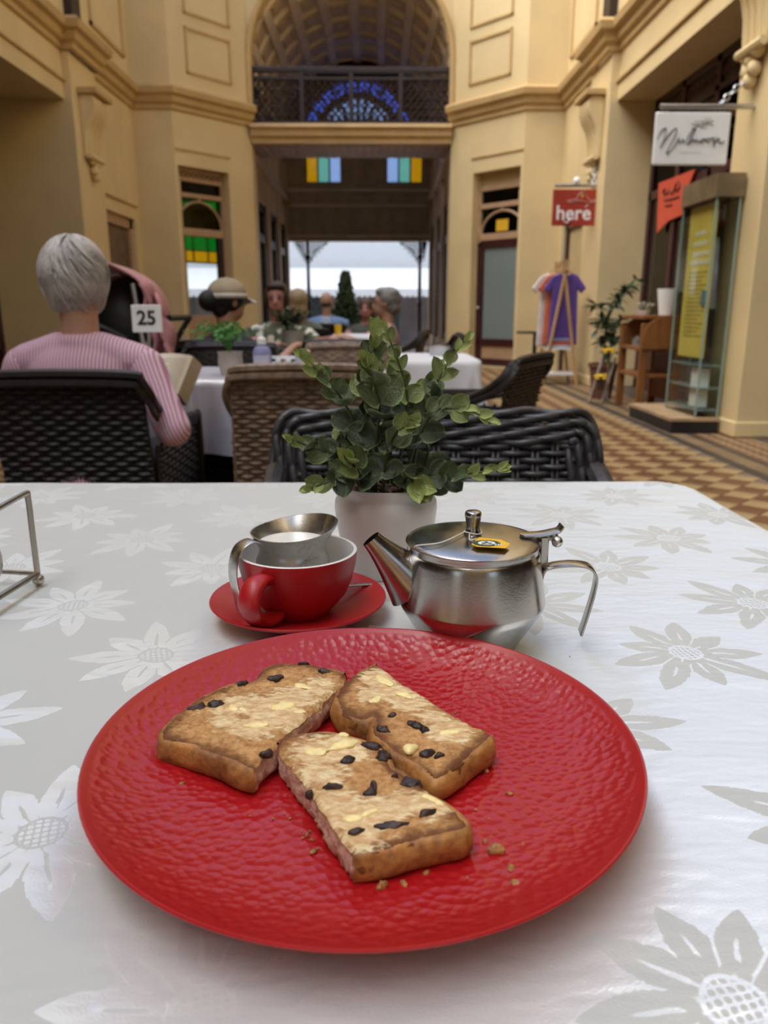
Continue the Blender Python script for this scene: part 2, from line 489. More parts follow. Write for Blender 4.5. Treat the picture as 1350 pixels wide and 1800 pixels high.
fbox(k, s, WU[0] + .06, WU[1] - .06, 1.935, 1.955, -.212, -.19); fbox(k, s, WU[0] + .06, WU[1] - .06, 1.745, 1.77, -.212, -.19)
k.build('glazing_bar', M['darkwood'], wroot, smooth=False)
k = MB(); fpane(k, s, WU[0] + .06, WU[1] - .06, .9, 1.755); k.build('pane', M['glass'], wroot, smooth=False)
k = MB(); fbox(k, s, WU[1] - .16, WU[1] - .06, .5, 2.17, -.24, -.16); k.build('side_stile', M['darkwood'], wroot, smooth=False)

# right door with a stained fanlight
s = 1
droot = struct(bpy.data.objects.new('door_1', None)); COL.objects.link(droot); droot.location = fpt(s, .55, -.2, 0)
fr = MB()
for a, b, z0, z1 in ((WU[0], WU[0] + .05, 2.1, 3.2), (WU[1] - .06, WU[1], 2.1, 3.2), (WU[0], WU[1], 2.13, 2.24), (WU[0], WU[1], 2.64, 2.72), (WU[0], WU[1], 2.92, 3.0)):
    fbox(fr, s, a, b, z0, z1, -.26, -.15)
fr.build('fanlight_frame', M['tanwood'], droot, smooth=False, bevel=.006)
k = MB(); fbox(k, s, WU[0], WU[1], 3.0, 3.2, -.26, -.18); k.build('frieze_board', M['reveal'], droot, smooth=False)
k = MB(); fpane(k, s, WU[0] + .05, WU[1] - .06, 2.72, 2.92); k.build('pane', M['olive_glass'], droot, smooth=False)
arch_light(droot, s, WU[0] + .05, WU[1] - .06, 2.24, 2.64, M['green_glass'], M['olive_glass'])
k = MB()
for a, b, z0, z1 in ((WU[0], WU[0] + .13, .04, 2.13), (WU[1] - .13, WU[1], .04, 2.13), (WU[0], WU[1], 2.02, 2.13), (WU[0], WU[1], .38, .5), (WU[0], WU[1], .04, .16)):
    fbox(k, s, a, b, z0, z1, -.24, -.16)
k.build('door_frame', M['maroon'], droot, smooth=False, bevel=.006)
k = MB(); fbox(k, s, WU[0] + .13, WU[1] - .13, .5, 2.02, -.22, -.2); k.build('door_pane', M['frost'], droot, smooth=False)
k = MB(); fbox(k, s, WU[0] + .13, WU[1] - .13, .16, .38, -.22, -.19); k.build('door_panel', M['tanwood'], droot, smooth=False)
k = MB(); k.ell(fpt(s, WU[1] - .06, -.14, 1.02), .03, 10, 8); k.build('door_knob', M['steel'], droot)
k = MB(); fbox(k, s, WU[0] - .02, WU[1] + .02, 0, .04, -.3, .02); k.build('threshold', M['reveal'], droot, smooth=False)
note = MB(); fbox(note, s, .42, .68, 2.27, 2.45, -.19, -.186)
tag(note.build('paper_notice', pmat('yellow_paper', (.72, .40, .015), .7, var=.05), smooth=False), 'small yellow paper notice stuck in the fanlight above the grey door', 'notice')

# ------------------------------------------------------------------ arch wall, balcony, vault, far end
aw = MB(); N = 28; Rr = D_ARCH; ZS = 5.0
arc = [(XC - Rr * math.cos(math.pi * i / N), ZS + Rr * math.sin(math.pi * i / N)) for i in range(N + 1)]
for i in range(N):
    (xa, za), (xb, zb) = arc[i], arc[i + 1]
    for y in (Y_A, Y_A + .4):
        aw.add([(xa, y, za), (xb, y, zb), (xb, y, TOP), (xa, y, TOP)], [(0, 1, 2, 3)])
    aw.add([(xa, Y_A, za), (xb, Y_A, zb), (xb, Y_A + .4, zb), (xa, Y_A + .4, za)], [(0, 1, 2, 3)])
for sg in (1, -1):
    aw.box(*sorted((mx(sg, D_ARCH), mx(sg, D_ARCH + .4))), Y_A + .02, Y_A + .4, 0, TOP)
arch = struct(aw.build('wall_front', M['wall'], smooth=False))
ring = MB(); ring.tube([(x, Y_A - .02, z) for x, z in [(XC - Rr, 4.33)] + arc + [(XC + Rr, 4.33)]], .055, 8); ring.build('archivolt', M['mould'], arch)
for i in range(0, N + 1, 2):
    a = math.pi * i / N; k = MB()
    T = Matrix.Translation((XC - (Rr - .04) * math.cos(a), Y_A + .12, ZS + (Rr - .04) * math.sin(a))) @ Matrix.Rotation(a - math.pi / 2, 4, 'Y')
    k.box(-.07, .07, -.06, .06, -.03, .05, T); k.build('arch_block', M['mould'], arch, smooth=False)
# balcony bridge
bs = MB(); sec = [(Y_A - .14, 4.02), (Y_A - .16, 3.96), (Y_A - .1, 3.93), (Y_A - .1, 3.84), (Y_A - .04, 3.8), (Y_A - .04, 3.73), (15.5, 3.73), (15.5, 4.02)]
xs = (mx(-1, D_ARCH), mx(1, D_ARCH)); n = len(sec)
bs.add([(x, y, z) for x in xs for y, z in sec], [tuple(range(n)), tuple(range(n, 2 * n))] + [(i, (i + 1) % n, n + (i + 1) % n, n + i) for i in range(n)])
bal = struct(bs.build('trim_1', M['mould'], smooth=False))
cei = MB()
for i in range(24):
    x = xs[0] + (i + .5) * 3.4 / 24; cei.box(x - .06, x + .06, 14.42, 15.5, 3.715, 3.73)
cei.build('soffit_boards', pmat('soffit_boards', (.36, .25, .24), .6), bal, smooth=False)
rail = thing('balcony_railing', 'dark cast-iron lace railing across the balcony under the big arch', 'railing', (XC, Y_A + .1, 4.02))
k = MB(); k.box(xs[0], xs[1], Y_A + .06, Y_A + .16, 4.85, 4.93); k.build('handrail', M['iron'], rail, smooth=False, bevel=.01)
k = MB(); k.box(xs[0], xs[1], Y_A + .08, Y_A + .13, 4.06, 4.1); k.box(xs[0], xs[1], Y_A + .08, Y_A + .13, 4.74, 4.78); k.build('rail_bar', M['iron'], rail, smooth=False)
for i in range(5):
    x = xs[0] + .03 + i * (3.34 / 4); k = MB(); k.box(x - .035, x + .035, Y_A + .07, Y_A + .15, 4.02, 4.85); k.build('baluster_post', M['iron'], rail, smooth=False)
lace = MB()
for i in range(30):
    for j in range(5):
        x = xs[0] + .08 + i * .112; z = 4.155 + j * .13
        lace.ring((x, Y_A + .105, z), .052, .015, 10, 4, up=(0, 1, 0))
        if (i + j) % 2: lace.ring((x + .056, Y_A + .105, z + .02), .03, .014, 8, 4, up=(0, 1, 0))
        lace.tube([(x - .05, Y_A + .105, z - .05), (x, Y_A + .105, z + .02), (x + .05, Y_A + .105, z - .05)], .008, 4)
lace.build('lace_panel', M['iron'], rail, kind='stuff')

# barrel vault behind the arch
Y_E = 20.0
vb = MB(); RV = 1.86
vb.grid(lambda u, v: (XC - RV * math.cos(math.pi * u), 14.7 + (Y_E - 14.7) * v, ZS - .2 + RV * math.sin(math.pi * u)), 41, 2)
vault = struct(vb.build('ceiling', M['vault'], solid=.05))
NA, NY = 10, 6
for i in range(NA + 1):
    a = math.pi * i / NA; k = MB()
    T = Matrix.Translation((XC - (RV - .04) * math.cos(a), 0, ZS - .2 + (RV - .04) * math.sin(a))) @ Matrix.Rotation(a - math.pi / 2, 4, 'Y')
    k.box(-.085, .085, 14.7, Y_E, -.06, .06, T); k.build('vault_rib', M['vault'], vault, smooth=False, bevel=.01)
for j in range(NY + 1):
    y = 14.78 + j * (Y_E - 14.9) / NY; k = MB(); pts = []
    k.grid(lambda u, v: (XC - (RV - .02 - .06 * (v > .2 and v < .8)) * math.cos(math.pi * u), y - .09 + .18 * v, ZS - .2 + (RV - .02 - .06 * (v > .2 and v < .8)) * math.sin(math.pi * u)), 33, 6)
    k.build('vault_band', M['vault'], vault, smooth=False)
cof = MB(); cof.box(-.15, .15, -.24, .24, -.03, .0); cof.box(-.11, .11, -.19, .19, -.05, -.02); cofm = cof.mesh('coffer')
for i in range(NA):
    a = math.pi * (i + .5) / NA
    for j in range(NY):
        y = 14.78 + (j + .5) * (Y_E - 14.9) / NY
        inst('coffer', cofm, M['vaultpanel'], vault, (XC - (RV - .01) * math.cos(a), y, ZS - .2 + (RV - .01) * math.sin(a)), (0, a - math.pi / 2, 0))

# corridor walls with shopfronts
for s in (1, -1):
    cw_ = MB(); dbox(cw_, s, 1.76, 2.1, 14.7, Y_E, 2.95, 4.85); dbox(cw_, s, 1.76, 2.1, 14.7, Y_E, 0, .4)
    for y in (14.7, 16.4, 18.1, 19.75): dbox(cw_, s, 1.72, 2.1, y, y + .25, 0, 4.85)
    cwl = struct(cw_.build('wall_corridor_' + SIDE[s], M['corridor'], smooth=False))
    k = MB(); dbox(k, s, 1.66, 1.8, 14.7, Y_E, 3.5, 3.62); dbox(k, s, 1.7, 1.8, 14.7, Y_E, 4.4, 4.5); k.build('string_course', M['corridor'], cwl, smooth=False)
    for y in (14.95, 16.65, 18.35):
        f = MB()
        for a, b, z0, z1 in ((y, y + .22, .4, 2.95), (y + 1.2, y + 1.45, .4, 2.95), (y, y + 1.45, 2.25, 2.4), (y, y + 1.45, 2.83, 2.95), (y, y + 1.45, .4, .55)):
            dbox(f, s, 1.78, 1.88, a, b, z0, z1)
        f.build('shop_frame', M['darkwood'], cwl, smooth=False)
        g = MB(); dbox(g, s, 1.83, 1.84, y, y + 1.45, .5, 2.3); g.build('shop_pane', M['glass'], cwl, smooth=False)
        g = MB(); dbox(g, s, 1.83, 1.84, y, y + 1.45, 2.38, 2.9); g.build('shop_pane', M['brown_glass'], cwl, smooth=False)
# far end screen
XL, XR = mx(-1, 1.76), mx(1, 1.76)
ew = MB(); ye = Y_E
def endbox(x0, x1, z0, z1): ew.box(x0, x1, ye, ye + .3, z0, z1)
W1 = (-1.66, -.82); W2 = (.28, 1.14); WZ = (3.95, 4.61)
endbox(XL - .3, XR + .3, 2.63, WZ[0]); endbox(XL - .3, XR + .3, WZ[1], 5.05)
for a, b in ((XL - .02, W1[0]), (W1[1], W2[0]), (W2[1], XR + .02)): endbox(a, b, *WZ)
end = struct(ew.build('wall_end', pmat('end_wall_boards', (.28, .20, .11), .7, vscale=3), smooth=False))
for z in (2.7, 3.4, 3.75):
    k = MB(); k.box(XL, XR, ye - .05, ye + .02, z, z + .07); k.build('rail_board', M['corridor'], end, smooth=False)
for n_, (a, b) in enumerate((W1, W2)):
    r_ = struct(bpy.data.objects.new('window_%d' % (n_ + 2), None)); COL.objects.link(r_); r_.location = ((a + b) / 2, ye + .1, WZ[0])
    f = MB(); wq = (b - a) / 3
    for i in range(4): f.box(a + i * wq - .02, a + i * wq + .02, ye + .02, ye + .1, *WZ)
    f.box(a, b, ye + .02, ye + .1, WZ[0], WZ[0] + .03); f.box(a, b, ye + .02, ye + .1, WZ[1] - .03, WZ[1])
    f.build('window_frame', M['darkwood'], r_, smooth=False)
    order = ['yellow_glass', 'mint_glass', 'pale_glass']
    if n_: order = order[::-1]
    for i in range(3):
        k = MB(); k.box(a + i * wq + .02, a + (i + 1) * wq - .02, ye + .05, ye + .056, *WZ); k.build('pane', M[order[i]], r_, smooth=False)
# fanlight in the lunette
fl = struct(bpy.data.objects.new('window_4', None)); COL.objects.link(fl); fl.location = (XC, ye + .1, 5.05)
def halfring(r0, r1, y0, y1, z, n=28):
    mb = MB(); vs = []
    for i in range(n + 1):
        a = math.pi * i / n
        for r in (r0, r1):
            for y in (y0, y1): vs.append((XC - r * math.cos(a), y, z + r * math.sin(a)))
    fs = []
    for i in range(n):
        o = i * 4; p = o + 4
        fs += [(o, o + 2, p + 2, p), (o + 1, p + 1, p + 3, o + 3), (o + 2, o + 3, p + 3, p + 2), (o, p, p + 1, o + 1)]
    mb.add(vs, fs); return mb
halfring(1.28, 1.95, ye, ye + .3, 4.95).build('lunette_wall', M['darkwood'], fl, smooth=False)
halfring(.86, 1.0, ye + .03, ye + .1, 4.95).build('ring_bar', M['darkwood'], fl, smooth=False)
halfring(.30, .42, ye + .03, ye + .1, 4.95).build('ring_bar', M['darkwood'], fl, smooth=False)
for i in range(13):
    a = math.pi * i / 12; k = MB()
    k.tube([(XC - .36 * math.cos(a), ye + .06, 4.95 + .36 * math.sin(a)), (XC - 1.3 * math.cos(a), ye + .06, 4.95 + 1.3 * math.sin(a))], .03, 6)
    k.build('radial_bar', M['darkwood'], fl)
halfring(1.0, 1.28, ye + .06, ye + .066, 4.95).build('pane', glass_mat('blue_fanlight_glass', (.30, .42, .95), .3), fl, smooth=False)
halfring(.42, .86, ye + .06, ye + .066, 4.95).build('pane', M['pale_glass'], fl, smooth=False)
halfring(.0, .30, ye + .06, ye + .066, 4.95).build('pane', M['olive_glass'], fl, smooth=False)
# iron posts with lace brackets at the entrance
for px_ in (-1.66, 1.10):
    r_ = thing('iron_post', 'slender dark iron verandah post with lace brackets, %s side of the street entrance' % ('left' if px_ < 0 else 'right'), 'post', (px_, ye - .05, 0), 'posts at the street entrance')
    k = MB(); k.lathe([(.0, 0), (.11, 0), (.11, .25), (.07, .3), (.055, .5), (.05, 1.1), (.085, 1.15), (.05, 1.2), (.035, 2.2), (.08, 2.25), (.035, 2.3), (.035, 2.63), (0, 2.63)], 14, (px_, ye - .05, 0)); k.build('shaft', M['iron'], r_)
    for sg in (1, -1):
        wd = .5 if sg * px_ < 0 else (.3 if px_ < 0 else .08)
        k = MB()
        for i in range(5):
            for j in range(5 - i):
                k.ring((px_ + sg * (.08 + i * wd / 5.5), ye - .05, 2.56 - j * .09), .038, .01, 8, 4, up=(0, 1, 0))
        k.tube([(px_ + sg * .04, ye - .05, 2.1), (px_ + sg * wd * .35, ye - .05, 2.4), (px_ + sg * wd, ye - .05, 2.6)], .012, 5)
        k.build('lace_bracket', M['iron'], r_, kind='stuff')
# ------------------------------------------------------------------ shop interiors and back of the arcade
for s in (1, -1):
    sh = MB()
    for d0, d1, y0, y1, z0, z1 in ((6.6, 6.7, -9, 13.1, 0, 3.5), (DT[s], 6.7, -9, 13.1, 3.5, 3.6), (DT[s], 6.7, 13.3, 13.4, 0, 3.6), (DT[s], 6.7, 10.7, 10.75, 0, 3.5), (DT[s], 6.7, 6.3, 6.35, 0, 3.5)):
        dbox(sh, s, d0, d1, y0, y1, z0, z1)
    struct(sh.build('wall_shop_' + SIDE[s], M['shop_brown'], smooth=False))
rb = MB(); rb.box(-4.4, 3.6, -9.3, -9, 0, TOP); struct(rb.build('wall_back', M['wall'], smooth=False))
lr = MB(); lr.box(-9, -2.5, 14.8, 20.3, 3.55, 3.7); lr.box(-9, -3.45, 13.52, 14.8, 3.55, 3.7); lr.box(-9, -8.8, 13.4, 20.3, 0, 3.6); struct(lr.build('ceiling_shop_left', M['shop_brown'], smooth=False))
rr_ = MB(); rr_.box(1.75, 8, 14.72, 14.8, 0, 3.6); rr_.box(1.75, 8, 14.8, 20.3, 3.55, 3.7); rr_.box(2.7, 8, 13.52, 14.72, 3.55, 3.7); struct(rr_.build('ceiling_shop_right', M['shop_brown'], smooth=False))
# glazed roof: rafters only under open sky
for i in range(8):
    y = -8 + i * 3; k = MB()
    k.tube([(mx(-1, 3.4), y, TOP), (XC, y, TOP + 1.9), (mx(1, 3.4), y, TOP)], .07, 6)
    o = struct(k.build('trim_roof_%d' % (i + 1), M['white']))

# ------------------------------------------------------------------ shopfronts in the big bays
def shopfront(s, y0, y1, idx):
    D_SHOP = DS[s]
    root = struct(bpy.data.objects.new('window_%d' % idx, None)); COL.objects.link(root); root.location = (mx(s, D_SHOP), (y0 + y1) / 2, 0)
    f = MB(); n = 4; wq = (y1 - y0) / n
    for i in range(n + 1):
        yy = min(max(y0 + i * wq, y0 + .05), y1 - .05); dbox(f, s, D_SHOP - .03, D_SHOP + .06, yy - .05, yy + .05, 0, 3.45)
    for z0, z1 in ((0, .12), (.5, .58), (2.3, 2.4), (2.78, 2.86), (3.1, 3.16), (3.37, 3.45)): dbox(f, s, D_SHOP - .03, D_SHOP + .06, y0, y1, z0, z1)
    f.build('shop_frame', M['maroon'], root, smooth=False, bevel=.006)
    for i in range(n):
        a, b = y0 + i * wq + .05, y0 + (i + 1) * wq - .05
        for z0, z1, g in ((.58, 2.3, 'glass'), (2.4, 2.78, 'olive_glass' if i % 2 else 'green_glass'), (2.86, 3.1, 'brown_glass')):
            k = MB(); dbox(k, s, D_SHOP, D_SHOP + .008, a, b, z0, z1); k.build('pane', M[g], root, smooth=False)
        k = MB(); dbox(k, s, D_SHOP, D_SHOP + .03, a, b, .12, .5); k.build('stall_panel', M['maroon'], root, smooth=False)
        k = MB(); dbox(k, s, D_SHOP, D_SHOP + .03, a, b, 3.16, 3.37); fz_ = k.build('frieze_board', M['darkwood'], root, smooth=False)
        k = MB()
        for j in range(7): k.ring((mx(s, D_SHOP - .005), a + (j + .5) * (b - a) / 7, 3.265), .045, .009, 10, 4, up=(1, 0, 0))
        k.build('fretwork', pmat('frieze_paint', (.12, .06, .055), .5), fz_, kind='stuff')
for i, (s, y0, y1) in enumerate(((1, 6.65, 10.3), (-1, 6.65, 10.3), (1, 2.4, 6.05), (-1, 2.4, 6.05), (1, -1.85, 1.8), (-1, -1.85, 1.8))):
    shopfront(s, y0, y1, 5 + i)
for s in (1, -1):      # door frames in the narrow doorway
    r_ = struct(bpy.data.objects.new('door_%d' % (2 if s == 1 else 3), None)); COL.objects.link(r_); r_.location = (mx(s, 3.6), 12.1, 0)
    f = MB()
    for a, b in ((DOOR_Y[0], DOOR_Y[0] + .14), (DOOR_Y[1] - .14, DOOR_Y[1])): dbox(f, s, 3.4, 3.5, a, b, 0, 2.35)
    dbox(f, s, 3.4, 3.5, *DOOR_Y, 2.2, 2.35)
    f.build('door_frame', M['maroon'] if s == 1 else M['tanwood'], r_, smooth=False)
    k = MB(); dbox(k, s, 3.44, 3.47, DOOR_Y[0] + .14, DOOR_Y[1] - .14, 0, 2.2); k.build('door_leaf', M['reveal'] if s == 1 else M['shop_brown'], r_, smooth=False)

# ------------------------------------------------------------------ floor
fb = MB(); fb.box(-12, 12, -9, 22, -.1, -.004)
floor = struct(fb.build('floor', M['grout'], smooth=False))
TS = .153; DG = TS * math.sqrt(2)
tl = MB(); hh = DG / 2 - .0035
tl.add([(-hh, 0, -.004), (0, -hh, -.004), (hh, 0, -.004), (0, hh, -.004), (-hh + .002, 0, 0), (0, -hh + .002, 0), (hh - .002, 0, 0), (0, hh - .002, 0)],
       [(4, 5, 6, 7), (0, 1, 5, 4), (1, 2, 6, 5), (2, 3, 7, 6), (3, 0, 4, 7)])
tm_t = tl.mesh('tile_buff'); tm_b = tl.mesh('tile_brown')
tiles = []
BX = 2.34
xs0 = BX - DG / 2
for j in range(-3, int(19.8 / DG)):
    for i in range(0, 26):
        tiles.append((xs0 - i * DG, j * DG, 1)); tiles.append((xs0 - i * DG - DG / 2, j * DG + DG / 2, 0))
def seen(x, y):
    d = y * _cp + CAM_H * _sp; u = y * _sp - CAM_H * _cp
    if d <= .1: return None
    return 675 + F_PX * (x * _cy - y * _sy) / d, 900 - F_PX * u / d
vis = []; rest = []
for t in tiles:
    x, y, c = t
    if y > 14.2 and not (mx(-1, 1.7) < x < mx(1, 1.7)): continue
    if x < mx(-1, 3.2): continue
    p = seen(x, y)
    ok = p is not None and y > 2.5 and p[0] < 1350 and p[1] < 940 and p[0] > 1050 - max(0, (840 - p[1])) * 2.2 and x > .7 and p[1] < 845 + max(0, p[0] - 1195) * .65 + 8
    (vis if ok else rest).append(t)
vis.sort(key=lambda t: t[1])
rest += vis[300:]; vis = vis[:300]
for x, y, c in vis:
    inst('tile', tm_t if c else tm_b, M['tile_tan'] if c else M['tile_brown'], floor, (x, y, 0))
for c, nm in ((1, 'tile_tan'), (0, 'tile_brown')):
    k = MB()
    for x, y, cc in rest:
        if cc == c: k.add([v.co for v in tm_t.vertices], [tuple(p.vertices) for p in tm_t.polygons], Matrix.Translation((x, y, 0)))
    k.build('tile_field', M[nm], floor, smooth=False, kind='stuff')
bmat = NT('small_border_tiles'); ck = bmat.n('ShaderNodeTexChecker'); ck.inputs['Scale'].default_value = 1
bmat.l(bmat.mapping(bmat.coord(), sc=(13, 13, 13), rot=(0, 0, R(45))), ck.inputs['Vector'])
bmat.set(col=bmat.mix(Ex(bmat.t, ck.outputs['Fac']), (.30, .20, .10), (.12, .05, .025)), rough=.45)
for x0, x1, m in ((BX, BX + .07, 'slate'), (BX + .075, BX + .2, 'bordtan'), (BX + .205, BX + .25, 'slate'), (BX + .255, 2.92, None), (2.925, 3.0, 'bordtan')):
    for j in range(12):
        y0 = 1.5 + j * 1.05
        k = MB(); k.box(x0, x1, y0, y0 + 1.047, -.004, 0); k.build('border_tile', M[m] if m else bmat.m, floor, smooth=False)
# recess floors and street
k = MB(); k.box(mx(1, 3.4), 6, -9, 13, -.004, .004); k.box(-8, mx(-1, 3.4), -9, 13, -.004, .004); k.build('shop_floor', M['slate'], floor, smooth=False)
k = MB(); k.box(-40, 40, 22, 70, -1.0, -.85); struct(k.build('floor_street', M['pavement'], smooth=False))

# ------------------------------------------------------------------ street opposite
M['awning'] = pmat('white_awning_canvas', (.50, .51, .52), .7, var=.02)
M['mauve'] = pmat('mauve_shopfront_paint', (.24, .20, .205), .7, vscale=1)
bld = thing('shop_building', 'bright white building across the street seen through the arcade entrance', 'building', (0, 34, 0))
k = MB(); k.box(-16, 14, 34, 40, 0, 3.0); k.build('shopfront_wall', M['mauve'], bld, smooth=False)
k = MB(); k.box(-16, 14, 34.3, 40, 3.0, 12); k.build('upper_wall', M['awning'], bld, smooth=False)
for i in range(10):
    x = -15 + i * 2.9; k = MB(); k.box(x, x + 1.5, 33.95, 34.05, .6, 2.4); k.build('shop_window', pmat('street_window_glass', (.08, .10, .12), .1) if i == 0 else bpy.data.materials['street_window_glass'], bld, smooth=False)
aw_ = thing('street_awning', 'long white street awning with a scalloped edge across the road', 'awning', (0, 30, 2.5))
k = MB()
k.add([(-16, 30, 2.55), (14, 30, 2.55), (14, 34, 3.5), (-16, 34, 3.5), (-16, 30, 2.6), (14, 30, 2.6), (14, 34, 3.55), (-16, 34, 3.55)], [(0, 1, 2, 3), (4, 5, 6, 7), (0, 1, 5, 4), (2, 3, 7, 6), (1, 2, 6, 5), (3, 0, 4, 7)])
k.build('canopy', M['awning'], aw_, smooth=False)
k = MB()
for i in range(150):
    x = -16 + i * .2; k.prism([(x, 0), (x + .2, 0), (x + .2, -.2), (x + .15, -.29), (x + .05, -.29), (x, -.2)], 0, .02, Matrix.Translation((0, 29.99, 2.6)) @ Matrix.Rotation(R(90), 4, 'X'))
k.build('scalloped_valance', M['awning'], aw_, smooth=False, kind='stuff')
for i in range(7):
    k = MB(); x = -14 + i * 4.4; k.tube([(x, 30.1, 0), (x, 30.1, 2.55)], .06, 8); k.build('awning_post', M['white'], aw_)

for o_ in (bld, aw_): o_.location.z -= .85
# ------------------------------------------------------------------ the laid table
from mathutils.geometry import delaunay_2d_cdt
def wood_table(name, label, x0, x1, y0, y1, z, mat, group=None):
    r_ = thing(name, label, 'table', ((x0 + x1) / 2, (y0 + y1) / 2, 0), group)
    k = MB(); k.box(x0, x1, y0, y1, z - .035, z - .004); k.build('table_top', mat, r_, smooth=False, bevel=.004)
    for x in (x0 + .06, x1 - .06):
        for y in (y0 + .06, y1 - .06):
            k = MB(); k.box(x - .025, x + .025, y - .025, y + .025, 0, z - .035); k.build('leg', mat, r_, smooth=False)
    return r_
def cloth_mesh(x0, x1, y0, y1, z, ov, step, rc=.045, wave=.02, seed=0, wr=.0010):
    mb = MB(); nx = int((x1 - x0 + 2 * ov) / step); ny = int((y1 - y0 + 2 * ov) / step); rb = .012
    def fn(u, v):
        X = x0 - ov + u * (x1 - x0 + 2 * ov); Y = y0 - ov + v * (y1 - y0 + 2 * ov)
        cx = min(max(X, x0 + rc), x1 - rc); cy = min(max(Y, y0 + rc), y1 - rc)
        dx, dy = X - cx, Y - cy; L = math.hypot(dx, dy); e = L - rc
        nz_ = noise.noise(Vector((X * 5 + seed, Y * 9 + X * 3, .3))) * wr + noise.noise(Vector((X * 14 - Y * 9, Y * 22 + X * 10, seed + 1.7))) * wr * .45
        if e <= 0: return (X, Y, z + nz_)
        dx /= L; dy /= L
        if e < rb * math.pi / 2: h = rb * math.sin(e / rb); dr = rb * (1 - math.cos(e / rb))
        else: h = rb; dr = rb + e - rb * math.pi / 2
        par = (X + Y) if abs(dx) > .02 and abs(dy) > .02 else (Y if abs(dx) > abs(dy) else X)
        h += wave * (dr / max(ov, .01)) * (1 + math.sin(par * 22 + seed + 2 * noise.noise(Vector((par * 3, seed, 0)))))
        return (cx + dx * (rc + h), cy + dy * (rc + h), z + nz_ * max(0, 1 - dr * 30) - dr)
    mb.grid(fn, nx + 1, ny + 1)
    return mb
TZ = .75
M['table_wood'] = pmat('table_wood', (.16, .09, .05), .5, vscale=12, stretch=(1, 8, 1))

# damask: two weaves that lean opposite ways, so the flowers flip between light and dark with the view
def damask(name, base, x_off=-.155, y_off=.31, tilt=.26, kx=.0935, ky=.19, rough=.36, sheen=.30):
    q = NT(name); co = q.coord(); x, y, z = q.xyz(co)
    wob = q.noise(co, 26, 2, out=0) - .5
    wob2 = q.noise(q.mapping(co, loc=(3, 5, 1)), 26, 2) - .5
    x = x + wob * .007; y = y + wob2 * .007
    def cell(ox, oy):
        a = (x - ox) / (2 * kx); ia = a.f('ROUND'); fx = (a - ia) * (2 * kx)
        b = (y - oy) / ky; ib = b.f('ROUND'); fy = (b - ib) * ky
        return ia, ib, fx, fy, fx * fx + fy * fy
    A = cell(x_off, y_off); B = cell(x_off + kx, y_off - ky / 2)
    sel = A[4].f('LESS_THAN', B[4])
    pick = lambda i: A[i] * sel + B[i] * (1 - sel)
    ca, cb, fx, fy = pick(0), pick(1), pick(2), pick(3)
    def white(a, b, c):
        n = q.n('ShaderNodeTexWhiteNoise'); q.l(q.vec(a, b, c), n.inputs['Vector']); return Ex(q.t, n.outputs['Value'])
    rot = white(ca, cb, sel) * 6.28
    r = (fx * fx + fy * fy).f('SQRT'); th = fy.f('ARCTAN2', fx) + rot
    jag = (q.noise(co, 330, 2) - .5) * .0042
    def petals(N, L0, Lv, W, off, u0, sd):
        t = (th + off) * (N / 6.28318); i = t.f('ROUND'); d = (t - i) * (6.28318 / N)
        im = i - (i / N).f('FLOOR') * N
        rn = white(im + sd, ca, cb + sel * 7); L = rn * Lv + L0
        u = r * d.f('COSINE') / L; v = (r * d.f('SINE')).f('ABSOLUTE')
        wdt = (u.f('MAXIMUM', 0.0).f('POWER', .75) * (1 - u).f('MAXIMUM', 0.0).f('POWER', .8)) * (W * 2.0)
        edge_ = (3.14159 / N - d.f('ABSOLUTE')) * r
        m = (wdt * (jag * 110. + 1.) - v - .0002).step(-.0002, .0005) * u.step(u0, u0 + .03) * edge_.step(.0003, .0011)
        vein = (v - (1 - u) * .0016 * (q.noise(co, 420, 2) + .4)).step(.0, .0006)
        return m * (vein + u.step(.55, .7)).f('MINIMUM', 1.0)
    m1 = petals(9, .044, .022, .0140, 0., .20, 0.)
    m2 = petals(7, .020, .010, .0095, .45, .30, 20.)
    g = (fx * 820. + fy * 200.).f('SINE') * (fy * 820. - fx * 200.).f('SINE')
    berries = g.f('ABSOLUTE').step(.3, .5) * (r * -1. + .0105).step(0, .001)
    gap = (r - .0115).step(0, .001)
    mask = (m1.f('MAXIMUM', m2) * gap).f('MAXIMUM', berries)
    # normal of the threads
    geo = q.n('ShaderNodeNewGeometry')
    weave = q.noise(q.mapping(co, sc=(1, 1, 1)), 900, 1)
    fold = q.noise(q.mapping(co, sc=(1, 2.4, 1), rot=(0, 0, R(-25))), 11, 3, .6)
    nb = q.bump(fold * 1.0 + weave * .05, .55, .006)
    tl_ = q.vec((mask * 2 - 1) * tilt, (mask * 2 - 1) * (tilt * .15), 0.)
    add = q.n('ShaderNodeVectorMath'); add.operation = 'ADD'; q.l(nb, add.inputs[0]); q.l(tl_, add.inputs[1])
    nm = q.n('ShaderNodeVectorMath'); nm.operation = 'NORMALIZE'; q.l(add.outputs[0], nm.inputs[0])
    df = q.n('ShaderNodeBsdfDiffuse'); q.l(q.mix(mask, base, shade(base, 1.02)), df.inputs[0]); q.l(nb, df.inputs['Normal'])
    gl = q.n('ShaderNodeBsdfGlossy'); gl.inputs[0].default_value = (.95, .97, .97, 1); gl.inputs['Roughness'].default_value = rough; q.l(nm.outputs[0], gl.inputs['Normal'])
    ms = q.n('ShaderNodeMixShader'); ms.inputs[0].default_value = sheen; q.l(df.outputs[0], ms.inputs[1]); q.l(gl.outputs[0], ms.inputs[2]); q.l(ms.outputs[0], q.out.inputs[0])
    return q.m
M['damask'] = damask('white_damask_cloth', (.66, .70, .695), tilt=.42, rough=.34)
TBL = (-.80, .428, -.22, 1.062)
